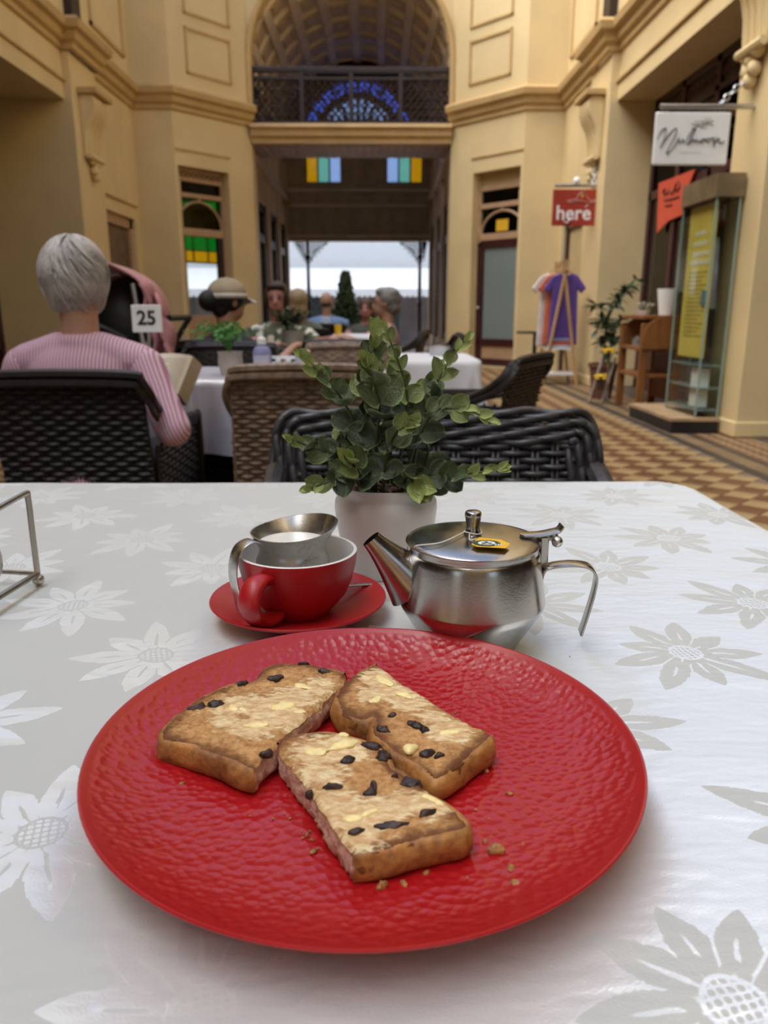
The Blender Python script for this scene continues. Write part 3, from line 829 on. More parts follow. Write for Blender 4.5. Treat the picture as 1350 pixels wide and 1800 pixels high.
wood_table('cafe_table', 'near cafe table hidden under the white floral cloth, laid with the red plate', TBL[0] + .006, TBL[1] - .006, TBL[2] + .006, TBL[3] - .006, TZ, M['table_wood'])
cl = cloth_mesh(*TBL, TZ, .24, .0075, seed=2).build('tablecloth', M['damask'], angle=180)
tag(cl, 'white damask tablecloth with woven poinsettia flowers on the near table', 'tablecloth')

# ------------------------------------------------------------------ red plate
PC = Vector((-.006, .351, TZ + .0012))
def red_mat(name, hammered, rough):
    q = NT(name); co = q.coord()
    base = q.mix(q.noise(co, 30, 3), (.34, .005, .008), (.40, .007, .010))
    q.set(col=base, rough=rough, spec=.55)
    if hammered:
        v = q.n('ShaderNodeTexVoronoi'); v.feature = 'SMOOTH_F1'; v.inputs['Scale'].default_value = 215; v.inputs['Smoothness'].default_value = .25
        q.l(q.mapping(co, sc=(1, 1.05, .3)), v.inputs['Vector'])
        x, y, z = q.xyz(co)
        rr = (x * x + y * y).f('SQRT')
        fade = (rr * -1 + .1335).step(0, .004)
        h = Ex(q.t, v.outputs['Distance']) * fade
        q.set(normal=q.bump(h, .62, .0014))
    return q.m
M['red_hammered'] = red_mat('red_hammered_stoneware', True, .30)
M['red'] = red_mat('red_matte_stoneware', False, .38)
k = MB(); prof = smoothpath([(0, .0065, 0), (.05, .0066, 0), (.085, .0075, 0), (.110, .0115, 0), (.127, .0185, 0), (.1335, .0228, 0), (.1358, .0243, 0)], 4) + [Vector(p) for p in ((.1366, .0244, 0), (.1371, .0237, 0), (.1365, .0226, 0), (.128, .0155, 0), (.11, .0075, 0), (.09, .0025, 0), (.078, .0008, 0), (.077, 0, 0), (.072, 0, 0), (.071, .0012, 0), (0, .0014, 0))]
k.lathe([(p.x, p.y) for p in prof], 128)
pl = k.build('dinner_plate', M['red_hammered'], angle=60); pl.location = PC
tag(pl, 'large round red plate with a dimpled surface, carrying the toast', 'plate')

# ------------------------------------------------------------------ raisin toast
def toast_mat():
    q = NT('raisin_toast_crumb'); co = q.coord(); e = q.attr('edge'); b = q.attr('butter')
    n1 = q.noise(co, 55, 4, .6); n2 = q.noise(co, 260, 4, .65); n3 = q.noise(q.mapping(co, sc=(1, 2.2, 1), rot=(0, 0, R(35))), 170, 3, .6)
    toast = q.mix((n1 * .7 + n2 * .5).step(.35, .8), (.20, .072, .014), (.52, .265, .075))
    rim = q.mix((e + n2 * .6 + n1 * .4 - .55).step(.0, .7), (.13, .042, .009), toast)
    crumb = q.mix(n2.step(.35, .65), (.38, .165, .055), (.62, .38, .16))
    c = q.mix((e * 1. + n1 - .62).step(.1, .6) * .55, rim, crumb)
    bm_ = (b * 1.0 + n3 * 1.2 + n1 * .7 - 1.02).step(.20, .52)
    c = q.mix(bm_ * .85, c, q.mix(n3.step(.35, .7), (.62, .39, .18), (.86, .72, .42)))
    cutf = q.attr('cut')
    c = q.mix(cutf, c, q.mix(n2.step(.3, .7), (.40, .21, .15), (.66, .44, .35)))
    q.set(col=c, rough=(1 - bm_ * .45) * .72, spec=.45, normal=q.bump(n2 * .7 + n1 + bm_ * .5, .75, .0016))
    return q.m
def crust_mat():
    q = NT('toast_crust'); co = q.coord(); n1 = q.noise(co, 45, 4, .6); n2 = q.noise(co, 240, 3)
    x, y, z = q.xyz(co)
    q.set(col=q.mix((n1 * .8 + n2 * .3).step(.3, .8), (.105, .030, .007), (.52, .24, .06)), rough=.55, normal=q.bump(n2 + n1, .5, .0012)); return q.m
M['toast'] = toast_mat(); M['crust'] = crust_mat()
M['raisin'] = pmat('raisin', (.030, .014, .011), .5, var=.8, vscale=200, bump=.6, bscale=350, bdist=.0012)
M['butter'] = pmat('butter', (.88, .73, .33), .28, var=.10, vscale=120, bump=.3, bscale=150, bdist=.001)
ZB = TZ + .0012 + .0068; TH = .0150; ZTOP = ZB + TH
def zpx(zx, zy, z=None): return at_z(250 + zx / 2.077, 1120 + zy / 2.077, ZTOP if z is None else z)
def inside(p, poly):
    r = False; j = len(poly) - 1
    for i in range(len(poly)):
        a, b = poly[i], poly[j]
        if (a[1] > p[1]) != (b[1] > p[1]) and p[0] < (b[0] - a[0]) * (p[1] - a[1]) / (b[1] - a[1]) + a[0]: r = not r
        j = i
    return r
def segd(p, a, b):
    ab = b - a; t = max(0, min(1, (p - a).dot(ab) / max(1e-12, ab.length_squared))); return (p - (a + ab * t)).length
def toast(label, outline, raisins, butters, seed, tilt=(0, 0)):
    """outline: (zx, zy, crust?) for the top face"""
    raw = [(zpx(a, b).to_2d(), c) for a, b, c in outline]
    pts = []; n = len(raw)
    for i in range(n):
        a, fa = raw[i]; b, fb_ = raw[(i + 1) % n]; m = max(1, int((b - a).length / .0018))
        pv, nx_ = raw[i - 1][0], raw[(i + 2) % n][0]
        for j in range(m):
            t = j / m
            p = a.lerp(b, t)
            if fa:   # gentle spline on the baked sides
                p = .5 * (2 * a + (b - pv) * t + (2 * pv - 5 * a + 4 * b - nx_) * t * t + (3 * a - pv - 3 * b + nx_) * t ** 3) if (a - pv).length < .03 and (nx_ - b).length < .03 else p
            jit = .0009 if not fa else .0003
            p = p + Vector((noise.noise(Vector((p.x * 300, p.y * 300, seed))), noise.noise(Vector((p.x * 300, p.y * 300, seed + 9))))) * jit
            pts.append((p, fa))
    P = [p for p, f in pts]; N = len(P)
    cx = sum((p for p in P), Vector((0, 0))) / N
    crust_seg = [(P[i], P[(i + 1) % N]) for i in range(N) if pts[i][1]]
    root = thing('raisin_toast', label, 'toast', (cx.x, cx.y, ZB), 'pieces of raisin toast on the red plate')
    area = sum(P[i].x * P[(i + 1) % N].y - P[(i + 1) % N].x * P[i].y for i in range(N)); sg = 1 if area > 0 else -1
    def lift(p): return tilt[0] * (p.x - cx.x) + tilt[1] * (p.y - cx.y)
    # top surface
    x0 = min(p.x for p in P); x1 = max(p.x for p in P); y0 = min(p.y for p in P); y1 = max(p.y for p in P); st = .0016
    inn = []
    yy = y0
    while yy < y1:
        xx = x0
        while xx < x1:
            p = Vector((xx + rnd.uniform(-.3, .3) * st, yy + rnd.uniform(-.3, .3) * st))
            if inside(p, P) and min((p - q).length for q in P) > st * .7: inn.append(p)
            xx += st
        yy += st
    vs, es, fs, *_ = delaunay_2d_cdt(P + inn, [(i, (i + 1) % N) for i in range(N)], [], 1, 1e-7)
    bc = [(zpx(a, b).to_2d(), r * .001) for a, b, r in butters]
    mb = MB(); E_, B_, C_ = [], [], []
    def topz(p, d):
        h = .00075 * noise.noise(Vector((p.x * 140, p.y * 140, seed))) + .0005 * noise.noise(Vector((p.x * 420, p.y * 420, seed))) + .0012 * noise.noise(Vector((p.x * 40, p.y * 40, seed)))
        hole = noise.noise(Vector((p.x * 110, p.y * 110, seed + 30)))
        if hole > .38: h -= (hole - .38) * .006
        return ZTOP + h - .0022 * max(0, 1 - d / .003) ** 2
    for p in vs:
        d = min(segd(p, a, b) for a, b in crust_seg)
        dall = min((p - q).length for q in P)
        b = max([0] + [math.exp(-((p - c).length / r) ** 2) for c, r in bc])
        mb.v.append(Vector((p.x, p.y, topz(p, dall) + .0006 * b + lift(p))))
        E_.append(min(1, d / .014)); B_.append(b); C_.append(0.)
    mb.f = [tuple(f) for f in fs]
    # body under the top, with the open crumb on cut sides
    o = len(mb.v); rows = 6
    for j in range(rows + 1):
        t = j / rows
        for i, p in enumerate(P):
            tn = (P[(i + 1) % N] - P[i - 1]).normalized(); nn = Vector((tn.y, -tn.x)) * sg
            jt = noise.noise(Vector((p.x * 420, p.y * 420, t * 8 + seed))) * .0016 + noise.noise(Vector((p.x * 120, p.y * 120, t * 3 + seed))) * .0012
            q = p + nn * ((jt - .0006) * (1 if 0 < j else 0) + .0015 * math.sin(math.pi * min(1, t * 1.05)) - .0012 * (j == rows))
            zt = topz(p, 0) + lift(p) if j == 0 else ZB + (ZTOP - .0022 - ZB) * (1 - t) + lift(p) * (1 - t)
            mb.v.append(Vector((q.x, q.y, max(ZB, zt)))); E_.append(0.1 + .4 * t if pts[i][1] else .8); B_.append(0); C_.append(0. if pts[i][1] else (1. if j > 0 else .4))
    for j in range(rows):
        for i in range(N):
            a = o + j * N + i; b = o + j * N + (i + 1) % N; mb.f.append((a, b, b + N, a + N))
    mb.f.append(tuple(o + rows * N + i for i in range(N)))
    mb.a = dict(edge=E_, butter=B_, cut=C_)
    mb.build('bread', M['toast'], root, angle=180)
    # crust strips along the baked sides
    runs = []; cur = []
    start = next((i for i in range(N) if not pts[i][1]), 0)
    for q in range(N + 1):
        i = (start + q) % N
        if pts[i][1] and q < N: cur.append(i)
        elif cur: cur.append(i % N); runs.append(cur); cur = []
    for run in runs:
        k = MB(); prof = [(-.0034, -.0012), (-.0018, -.0003), (-.0004, -.0006), (.0010, -.0022), (.0021, -.006), (.0022, -.0095), (.0014, -.0125), (-.0002, -(TH - .0009)), (-.003, -(TH - .0004))]
        m = len(prof)
        for r_i, i in enumerate(run):
            p = P[i]; tn = (P[(i + 2) % N] - P[i - 2]).normalized(); nn = Vector((tn.y, -tn.x)) * sg
            endf = min(1, r_i / 3, (len(run) - 1 - r_i) / 3)
            for o_, dz in prof:
                jt = noise.noise(Vector((p.x * 90, p.y * 90, dz * 90 + seed))) * .0016
                q = p + nn * ((o_ + jt) * (.4 + .6 * endf))
                zz = ZTOP + dz + lift(p) * (1 + dz / TH) + (noise.noise(Vector((p.x * 60, p.y * 60, seed))) * .0012 if dz > -.012 else 0)
                k.v.append(Vector((q.x, q.y, max(zz, ZB + .0002))))
        for r_i in range(len(run) - 1):
            for j in range(m - 1): k.f.append((r_i * m + j, (r_i + 1) * m + j, (r_i + 1) * m + j + 1, r_i * m + j + 1))
        k.build('crust', M['crust'], root, angle=180)
    for i, (a, b, lx, ly, rot) in enumerate(raisins):
        p = zpx(a, b); k = MB()
        T = Matrix.Translation((p.x, p.y, ZTOP + lift(p) - .0003)) @ Matrix.Rotation(R(rot), 4, 'Z')
        k.ell((0, 0, 0), (lx * .00135, ly * .0014, .0024), 16, 10)
        for v in k.v:
            s_ = 1 + .42 * noise.noise(Vector((v.x * 420 + i * 5, v.y * 420, v.z * 420 + seed))); v *= s_
        k.v = [T @ v for v in k.v]
        k.build('raisin', M['raisin'], root)
    for i, (a, b, lx, ly, rot, hz) in enumerate(BUT[seed]):
        p = zpx(a, b); k = MB(); T = Matrix.Translation((p.x, p.y, ZTOP + lift(p) + .0003)) @ Matrix.Rotation(R(rot), 4, 'Z')
        k.ell((0, 0, 0), (lx * .0013, ly * .0013, hz * .00125), 22, 10)
        for v in k.v:
            f_ = 1 + .55 * noise.noise(Vector((v.x * 220 + i * 3, v.y * 160, seed))) + .12 * noise.noise(Vector((v.x * 500, v.y * 500, i))); v.x *= f_; v.y *= f_
            v.z += .0006 * noise.noise(Vector((v.x * 300, v.y * 300, seed + i)))
        k.v = [T @ v for v in k.v]
        k.build('butter', M['butter'], root)
    return root
BUT = {1: [(520, 252, 5.5, 3.6, 20, 1.5), (345, 262, 4.5, 3.0, -35, .8), (585, 180, 4.5, 1.8, -30, .7), (420, 322, 5, 2.0, 5, .7), (575, 275, 2.4, 1.6, 0, .8)],
       2: [(980, 402, 2.9, 3.0, 0, 1.8), (880, 165, 6.5, 2.6, -55, .9), (955, 215, 5, 2.0, -40, .7), (1115, 350, 5.5, 1.8, 15, .8), (850, 230, 4.5, 2.2, 60, .8)],
       3: [(735, 395, 6.5, 3.0, 25, 1.3), (640, 420, 5.5, 2.4, 0, .8), (770, 665, 3.6, 1.8, 10, 1.1), (830, 645, 3.4, 1.4, 30, 1.1), (1060, 600, 4.6, 1.8, -40, .7), (735, 360, 2.5, 1.6, 0, 1.0)]}
toast('piece of buttered raisin toast at the left of the red plate, cup behind it',
      [(62, 365, 1), (82, 318, 1), (120, 280, 1), (185, 230, 1), (270, 188, 1), (345, 158, 1), (405, 155, 1), (420, 138, 1), (440, 112, 1), (490, 97, 1), (560, 93, 1), (650, 104, 1), (742, 128, 0), (735, 165, 0), (690, 205, 0), (640, 255, 0), (575, 310, 0), (500, 362, 0), (486, 400, 0), (440, 425, 0), (405, 478, 1), (300, 440, 1), (200, 405, 1), (100, 378, 1)],
      [(203, 258, 4.2, 2.2, 35), (270, 246, 3.4, 2.3, 10), (488, 150, 3.8, 2.0, 15), (662, 126, 3.2, 1.4, -20), (455, 425, 2.6, 1.6, 30), (590, 99, 2.6, 1.0, 0), (365, 172, 2.6, 1.4, 30)],
      [(350, 250, 14), (470, 270, 18), (560, 220, 15), (640, 180, 12), (400, 330, 13), (540, 300, 10), (300, 300, 9)], 1)
toast('piece of buttered raisin toast at the right, in front of the teapot',
      [(858, 100, 0), (940, 160, 0), (1040, 222, 0), (1150, 290, 0), (1240, 335, 0), (1282, 352, 1), (1272, 380, 1), (1190, 435, 1), (1085, 505, 1), (1030, 480, 1), (960, 440, 1), (890, 395, 1), (842, 345, 1), (832, 315, 1), (842, 290, 1), (815, 300, 1), (760, 285, 1), (715, 262, 1), (700, 225, 1), (715, 190, 1), (750, 160, 1), (800, 128, 1)],
      [(880, 335, 3.0, 2.1, -50), (1000, 322, 4.2, 1.9, -35), (1042, 420, 2.9, 1.8, 20), (1085, 430, 2.2, 1.3, 20), (912, 287, 1.9, 1.3, 0), (1030, 338, 2.2, 1.6, 0)],
      [(860, 160, 12), (910, 200, 14), (980, 240, 12), (1120, 340, 13), (1060, 290, 8), (840, 215, 9)], 2, tilt=(.02, .03))
toast('front piece of buttered raisin toast nearest the camera, overlapping the other two',
      [(492, 382, 1), (520, 358, 1), (600, 346, 1), (700, 346, 1), (770, 360, 1), (840, 385, 1), (895, 420, 1), (918, 465, 1), (960, 490, 1), (1020, 540, 1), (1095, 588, 1), (1160, 628, 1), (1192, 672, 1), (1170, 705, 1), (1090, 728, 1), (1000, 745, 1), (880, 775, 1), (770, 790, 0), (738, 745, 0), (690, 680, 0), (640, 605, 0), (590, 525, 0), (540, 470, 0), (505, 430, 0)],
      [(835, 398, 5.0, 1.9, -25), (880, 435, 2.6, 3.2, 10), (752, 452, 3.0, 2.0, 20), (692, 548, 3.4, 1.2, 5), (835, 568, 2.6, 1.8, 20), (845, 545, 1.2, 2.4, 20), (980, 535, 3.8, 2.8, -30), (1042, 645, 3.4, 1.5, 30), (915, 690, 5.6, 1.8, 8), (785, 713, 3.0, 1.2, 20), (612, 572, 1.4, 1.2, 0), (922, 512, 1.2, .8, 0)],
      [(640, 420, 15), (740, 400, 13), (660, 500, 12), (700, 600, 13), (780, 660, 15), (860, 640, 12), (1060, 605, 11), (800, 720, 10), (940, 610, 9)], 3)
M['crumb'] = pmat('toast_crumb', (.34, .16, .05), .7, var=.4, vscale=300)
def crumb(mb, px_, py_, r_, i, at=None):
    p = at_z(px_, py_, ZB); rr = (p.to_2d() - PC.to_2d()).length; q = MB()
    q.ell((0, 0, 0), (r_ * .001, r_ * .0006, r_ * .0006), 8, 5)
    T = Matrix.Rotation(i * 1.3, 4, 'Z')
    for v in q.v: v *= 1 + .5 * noise.noise(v * 900 + Vector((i, 0, 0)))
    c = Vector((p.x, p.y, ZB + r_ * .00045 + max(0, rr - .085) * .12))
    mb.add([T @ v for v in q.v], q.f, None if at else Matrix.Translation(c)); return c
for i, (px_, py_, r_, lb) in enumerate(((872, 1502, 4.2, 'largest flat toast crumb, right of the front toast'), (898, 1538, 2.4, 'toast crumb just below the largest crumb'), (905, 1568, 2.6, 'lowest toast crumb at the right side of the plate'),
        (672, 1563, 3.0, 'toast crumb directly below the front toast corner'), (710, 1558, 2.0, 'small crumb right of the one below the front toast'), (750, 1537, 1.7, 'small crumb tucked under the front crust of the toast'),
        (853, 1481, 1.8, 'small crumb between the front toast and the largest crumb'), (895, 1397, 1.8, 'lone crumb on the red plate right of the right-hand toast'), (551, 1500, 2.0, 'crumb left of the cut edge of the front toast'), (855, 1357, 1.8, 'pale crumb beside the crust corner of the right-hand toast'), (320, 1382, 1.6, 'crumb at the left of the plate below the left toast'))):
    k = MB(); c = crumb(k, px_, py_, r_, i, True); o = k.build('toast_crumb', M['crumb']); o.location = c
    tag(o, lb, 'crumb', 'crumbs on the red plate')
k = MB()
for i, (px_, py_, r_) in enumerate(((548, 1478, 1.1), (540, 1470, 1.4), (545, 1463, 1.0), (533, 1474, .9), (822, 1500, 1.2), (800, 1255, 1.0), (822, 1548, 1.0), (870, 1578, 1.2), (510, 1440, .9), (480, 1440, .8), (490, 1538, .9), (920, 1490, 1.0), (836, 1425, .9), (430, 1170, .9), (815, 1455, .8), (440, 1435, .7), (500, 1432, .7), (558, 1493, .8), (530, 1462, .7), (860, 1440, .7), (880, 1520, .7), (470, 1155, .7), (690, 1180, .6), (1000, 1180, .7), (960, 1235, .6))): crumb(k, px_, py_, r_, i)
o = k.build('crumb_dust', M['crumb']); o['kind'] = 'stuff'; tag(o, 'fine brown crumb dust scattered around the toast on the plate', 'crumbs')

# ------------------------------------------------------------------ cup, saucer, milk jug, spoon
M['china'] = pmat('white_glaze', (.74, .73, .70), .15, var=.03)
SC = Vector((-.061, .569, TZ + .0012))
k = MB(); k.lathe([(0, .0035), (.022, .0035), (.030, .0045), (.045, .0085), (.060, .0135), (.0672, .0170), (.0683, .0172), (.0688, .0163), (.066, .0138), (.05, .0065), (.036, .0015), (.035, 0), (.031, 0), (.030, .0012), (0, .0015)], 72)
o = k.build('saucer', M['red'], angle=60); o.location = SC; tag(o, 'red saucer under the red cup beside the teapot', 'saucer')
CC = SC + Vector((0, 0, .0042)); CR = .0462; CH = .0508
cup = thing('tea_cup', 'red cup with a white inside, standing on the saucer with the milk jug in it', 'cup', CC)
def offp(prof, c): return [(r, z) for r, z in prof]
k = MB(); k.lathe([(0, .0012), (.018, .0012), (.019, 0), (.0235, 0), (.0245, .002), (.030, .0075), (.0375, .0165), (.0425, .028), (.0452, .040), (CR, CH - .0012), (CR, CH - .0002)], 72, CC); k.build('cup_body', M['red'], cup, angle=60)
k = MB(); k.lathe([(CR, CH - .0002), (CR - .0008, CH + .0004), (CR - .0026, CH), (.0420, .039), (.0392, .028), (.034, .0172), (.026, .009), (.015, .0052), (0, .0048)], 72, CC); k.build('cup_lining', M['china'], cup, angle=60)
# ear handle pointing at the camera's left
hd = Vector((-.42, -.91, 0)).normalized()
hp = smoothpath([CC + hd * .0435 + Vector((0, 0, .0395)), CC + hd * .052 + Vector((0, 0, .0425)), CC + hd * .0625 + Vector((0, 0, .040)), CC + hd * .068 + Vector((0, 0, .029)), CC + hd * .0615 + Vector((0, 0, .017)), CC + hd * .051 + Vector((0, 0, .0105)), CC + hd * .039 + Vector((0, 0, .0085)), CC + hd * .032 + Vector((0, 0, .0095))], 5)
k = MB(); k.tube(hp, [.0072 + .0018 * math.sin(math.pi * i / (len(hp) - 1)) for i in range(len(hp))], 16, flat=.58); k.build('cup_handle', M['red'], cup, angle=80)
def steel(name, col, rough, scale=(1, 1, 1), scratch=.12):
    q = NT(name); co = q.coord()
    n = q.noise(q.mapping(co, sc=scale), 90, 5, .65); n2 = q.noise(co, 700, 2)
    q.set(col=q.mix(n, shade(col, .82), shade(col, 1.08)), metal=1., rough=(n * .22 + (rough - .08)), normal=q.bump(n2 + n, scratch, .0003)); return q.m
M['pot_steel'] = steel('worn_stainless', (.44, .42, .395), .19)
M['jug_steel'] = steel('brushed_stainless', (.60, .59, .56), .26)
JC = CC + Vector((-.004, .004, .0065))
jug = thing('milk_jug', 'small stainless steel milk jug standing inside the red cup', 'jug', JC)
JT = Matrix.Translation(JC)
def jugpt(r, a, z):      # flared lip pulled up into a spout towards +x
    lip = max(0, (z - .044) / .014)
    sp = (.5 + .5 * math.cos(a - R(28))) ** 2.2
    rr = r * (1 + .12 * sp * lip)
    return Vector((rr * math.cos(a), rr * math.sin(a), z + .0075 * sp * lip)) + JC
jp = [(0, 0), (.018, 0), (.0205, .002), (.0245, .010), (.0275, .019), (.0290, .029), (.0285, .036), (.0262, .0415), (.0257, .0445), (.0268, .0480), (.0295, .0530), (.0318, .0568), (.0322, .0578), (.0312, .0578), (.0286, .0532), (.0260, .0482), (.0249, .0445), (.0254, .0415), (.0276, .036), (.0281, .029), (.0266, .019), (.0235, .010), (.018, .003), (0, .002)]
k = MB(); m = len(jp); k.grid(lambda u, v: jugpt(jp[round(v * (m - 1))][0], u * 2 * math.pi, jp[round(v * (m - 1))][1]), 56, m, cu=True); k.build('jug_body', M['jug_steel'], jug, angle=60)
k = MB(); k.lathe([(0, .0492), (.012, .0492), (.0264, .0494)], 40, JC); k.build('milk', pmat('milk', (.72, .71, .66), .25, var=.02), jug, angle=60)
jd = Vector((-.80, -.60, 0)).normalized()
hp = smoothpath([JC + jd * .027 + Vector((0, 0, .0525)), JC + jd * .036 + Vector((0, 0, .0565)), JC + jd * .0455 + Vector((0, 0, .053)), JC + jd * .0505 + Vector((0, 0, .043)), JC + jd * .0515 + Vector((0, 0, .030)), JC + jd * .0485 + Vector((0, 0, .012)), JC + jd * .047 + Vector((0, 0, .002))], 6)
side = Vector((-jd.y, jd.x, 0))
def strap(mb, pts, wdt, th, side):
    pts = [Vector(p) for p in pts]; m = len(pts); vs = []; fs = []
    for i, p in enumerate(pts):
        t = (pts[min(i + 1, m - 1)] - pts[max(i - 1, 0)]).normalized(); nrm = t.cross(side).normalized()
        ww = wdt[i] if isinstance(wdt, list) else wdt
        for a, b in ((-1, -.6), (-.9, -1), (.9, -1), (1, -.6), (1, .6), (.9, 1), (-.9, 1), (-1, .6)): vs.append(p + side * (a * ww / 2) + nrm * (b * th / 2))
    n = 8
    for i in range(m - 1):
        for q in range(n): fs.append((i * n + q, i * n + (q + 1) % n, (i + 1) * n + (q + 1) % n, (i + 1) * n + q))
    fs += [tuple(range(n))[::-1], tuple((m - 1) * n + q for q in range(n))]
    return mb.add(vs, fs)
k = MB(); strap(k, hp, .0135, .0013, side); k.build('jug_handle', M['jug_steel'], jug, angle=60)
# spoon behind the cup, its handle crossing towards the teapot
spn = thing('teaspoon', 'stainless teaspoon resting on the saucer, handle pointing to the teapot', 'spoon', (.0, .603, .767))
a0, a1 = at_y(619, 1029, .596), at_y(700, 1022, .606)
dirv = (a1 - a0).normalized()
k = MB(); strap(k, [a0 - dirv * .035, a0, a0.lerp(a1, .5), a1, a1 + dirv * .018], [.0035, .004, .0052, .0075, .0085], .0014, Vector((0, 1, 0)).cross(dirv).cross(dirv).normalized() if False else Vector((0, 1, 0))); k.build('spoon_handle', M['jug_steel'], spn, angle=60)
k = MB(); k.ell((0, 0, 0), (.019, .012, .004), 18, 8, Matrix.Translation(a0 - dirv * .052 + Vector((0, 0, -.003)))); k.build('spoon_bowl', M['jug_steel'], spn)

# ------------------------------------------------------------------ teapot
TC = Vector((.068, .5165, TZ + .0012))
tp = thing('teapot', 'stainless steel teapot with a flat hinged lid and strap handle behind the plate', 'teapot', TC)
k = MB(); bp = [(0, .001), (.029, .001), (.031, 0), (.0328, .0015), (.0475, .0255), (.0505, .0305), (.0519, .0345), (.0515, .039), (.0475, .0665), (.0463, .0712), (.0458, .0725), (.0455, .0775), (.0440, .0777)]
k.lathe([(p.x, p.y) for p in smoothpath([(a, b, 0) for a, b in bp], 3)], 96, TC); k.build('body', M['pot_steel'], tp, angle=35)
k = MB(); k.lathe([(0, .0815), (.020, .0812), (.040, .0800), (.0466, .0786), (.0474, .0778), (.0468, .0770), (.0440, .0772), (0, .0785)], 96, TC); lid = k.build('lid', M['pot_steel'], tp, angle=40)
k = MB(); k.lathe([(0, .0985), (.0048, .0985), (.0056, .0978), (.0060, .0955), (.0054, .093), (.0045, .087), (.0048, .0855), (.0062, .0815), (0, .0812)][::-1], 28, TC + Vector((.0, .003, -.0005))); k.build('knob', M['pot_steel'], lid, angle=50)
# spout
s0 = TC + Vector((-.040, -.004, .046)); s1 = at_y(652, 947, .500)
sd = (s1 - s0)
def spfn(u, v):
    a = u * 2 * math.pi; c = s0 + sd * v
    ax = Vector((0, 1, 0)); t = sd.normalized(); bx = t.cross(ax).normalized(); r = .0135 * (1 - v) ** 1.3 + .0060
    p = c + ax * (math.cos(a) * r) + bx * (math.sin(a) * r * 1.12)
    if v > .97: p += Vector((.004 * math.sin(a) * 0, 0, -.0 ))
    return p
k = MB(); k.grid(spfn, 28, 12, cu=True)
k.grid(lambda u, v: spfn(u, 1.0) * 1.0 + (s0 + sd - spfn(u, 1.0)) * .14 - sd * (.35 * v), 28, 4, cu=True)
k.build('spout', M['pot_steel'], tp, angle=60)
# handle strap
hp = smoothpath([TC + Vector((.0478, -.006, .048)), TC + Vector((.0492, -.006, .057)), TC + Vector((.054, -.006, .0605)), TC + Vector((.068, -.007, .0625)), TC + Vector((.080, -.008, .0610)), TC + Vector((.0855, -.008, .0545)), TC + Vector((.0855, -.008, .046)), TC + Vector((.083, -.0085, .033)), TC + Vector((.0775, -.009, .011))], 6)
k = MB(); strap(k, hp, .0125, .0018, Vector((.12, .99, 0)).normalized()); k.build('handle', M['pot_steel'], tp, angle=50)
# hinge lever with its rivet
hp = smoothpath([TC + Vector((.033, 0, .0815)), TC + Vector((.046, 0, .0820)), TC + Vector((.054, 0, .0835)), TC + Vector((.0595, 0, .0850)), TC + Vector((.062, 0, .0885))], 5)
k = MB(); strap(k, hp, [.004] + [.012] * (len(hp) - 1), .0016, Vector((0, 1, 0))); lv = k.build('lid_lever', M['pot_steel'], tp, angle=50)
k = MB(); k.ell(TC + Vector((.0575, -.007, .0785)), .0040, 16, 10); k.ell(TC + Vector((.0575, .007, .0785)), .0040, 16, 10); k.tube([TC + Vector((.0575, -.007, .0785)), TC + Vector((.0575, .007, .0785))], .0022, 10); k.build('hinge_rivet', M['jug_steel'], lv)
k = MB(); k.box(.0465, .0525, -.0055, .0055, .058, .081, Matrix.Translation(TC)); k.build('hinge_plate', M['pot_steel'], tp, smooth=False, bevel=.001)
# tea bag tag on its string
LZ = TC.z + .0822
tagc = at_z(862, 957, LZ)
tt = thing('tea_bag_tag', 'yellow paper tea bag tag with a green crest, tied to the teapot knob', 'tag', tagc)
def tpx(a, b, dz=0): return at_z(620 + a / 3.068, 880 + b / 3.068, LZ + dz)
poly = [(640, 238), (680, 200), (800, 212), (850, 235), (825, 258), (672, 250)]
k = MB(); n = len(poly); tv = [tpx(a, b, .0006) for a, b in poly]
k.add(tv + [v + Vector((0, 0, .0003)) for v in tv], [tuple(range(n)), tuple(range(n, 2 * n))] + [(i, (i + 1) % n, n + (i + 1) % n, n + i) for i in range(n)])
k.build('paper_tag', pmat('yellow_tag_paper', (.80, .46, .012), .6, var=.04), tt, smooth=False)
M['tagink'] = pmat('green_tag_ink', (.015, .07, .035), .6); M['tagwhite'] = pmat('tag_white', (.8, .8, .76), .6, var=.02)
ec = tpx(722, 229, .0011)
def disc(mb, c, r, n=24, z=0., a0=0): return mb.add([Vector(c) + Vector((r * math.cos(2 * math.pi * i / n + a0), r * .78 * math.sin(2 * math.pi * i / n + a0), z)) for i in range(n)], [tuple(range(n))])
k = MB()
for i in range(22): disc(k, ec + Vector((.0082 * math.cos(i * 6.283 / 22), .0082 * .78 * math.sin(i * 6.283 / 22), .00002 * 1)), .0011, 8)
disc(k, ec, .0078, z=.00004); em = k.build('crest_ring', M['tagink'], tt, smooth=False)
k = MB(); disc(k, ec, .0058, z=.0001); k.build('crest_ground', M['tagwhite'], tt, smooth=False)
k = MB()
for i, (dx, dy) in enumerate(((0, .0022), (-.0021, -.0006), (.0021, -.0006), (0, 0))): disc(k, ec + Vector((dx, dy, .00015 + .00002 * i)), .0016 if i < 3 else .001, 10)
k.box(-.004, .004, -.0036, -.0028, .00014, .00018, Matrix.Translation(ec)); k.build('crest_leaf', M['tagink'], tt, smooth=False)
k = MB()
for i in range(2):
    for j in range(4 - i): k.box(-.0035 + j * .0019, -.0023 + j * .0019, -.0004 - i * .0022, .0009 - i * .0022, 0, .00005, Matrix.Translation(tpx(795, 236, .0011)) @ Matrix.Rotation(R(-8), 4, 'Z'))
k.build('tag_print', M['tagwhite'], tt, smooth=False)
kn = TC + Vector((0, .003, .0832))
loop = [kn + Vector((.0062 * math.cos(a), .0062 * math.sin(a), .0006 * math.sin(2 * a))) for a in [i * 6.283 / 16 for i in range(16)]]
k = MB(); k.tube(loop, .00045, 5, closed=True)
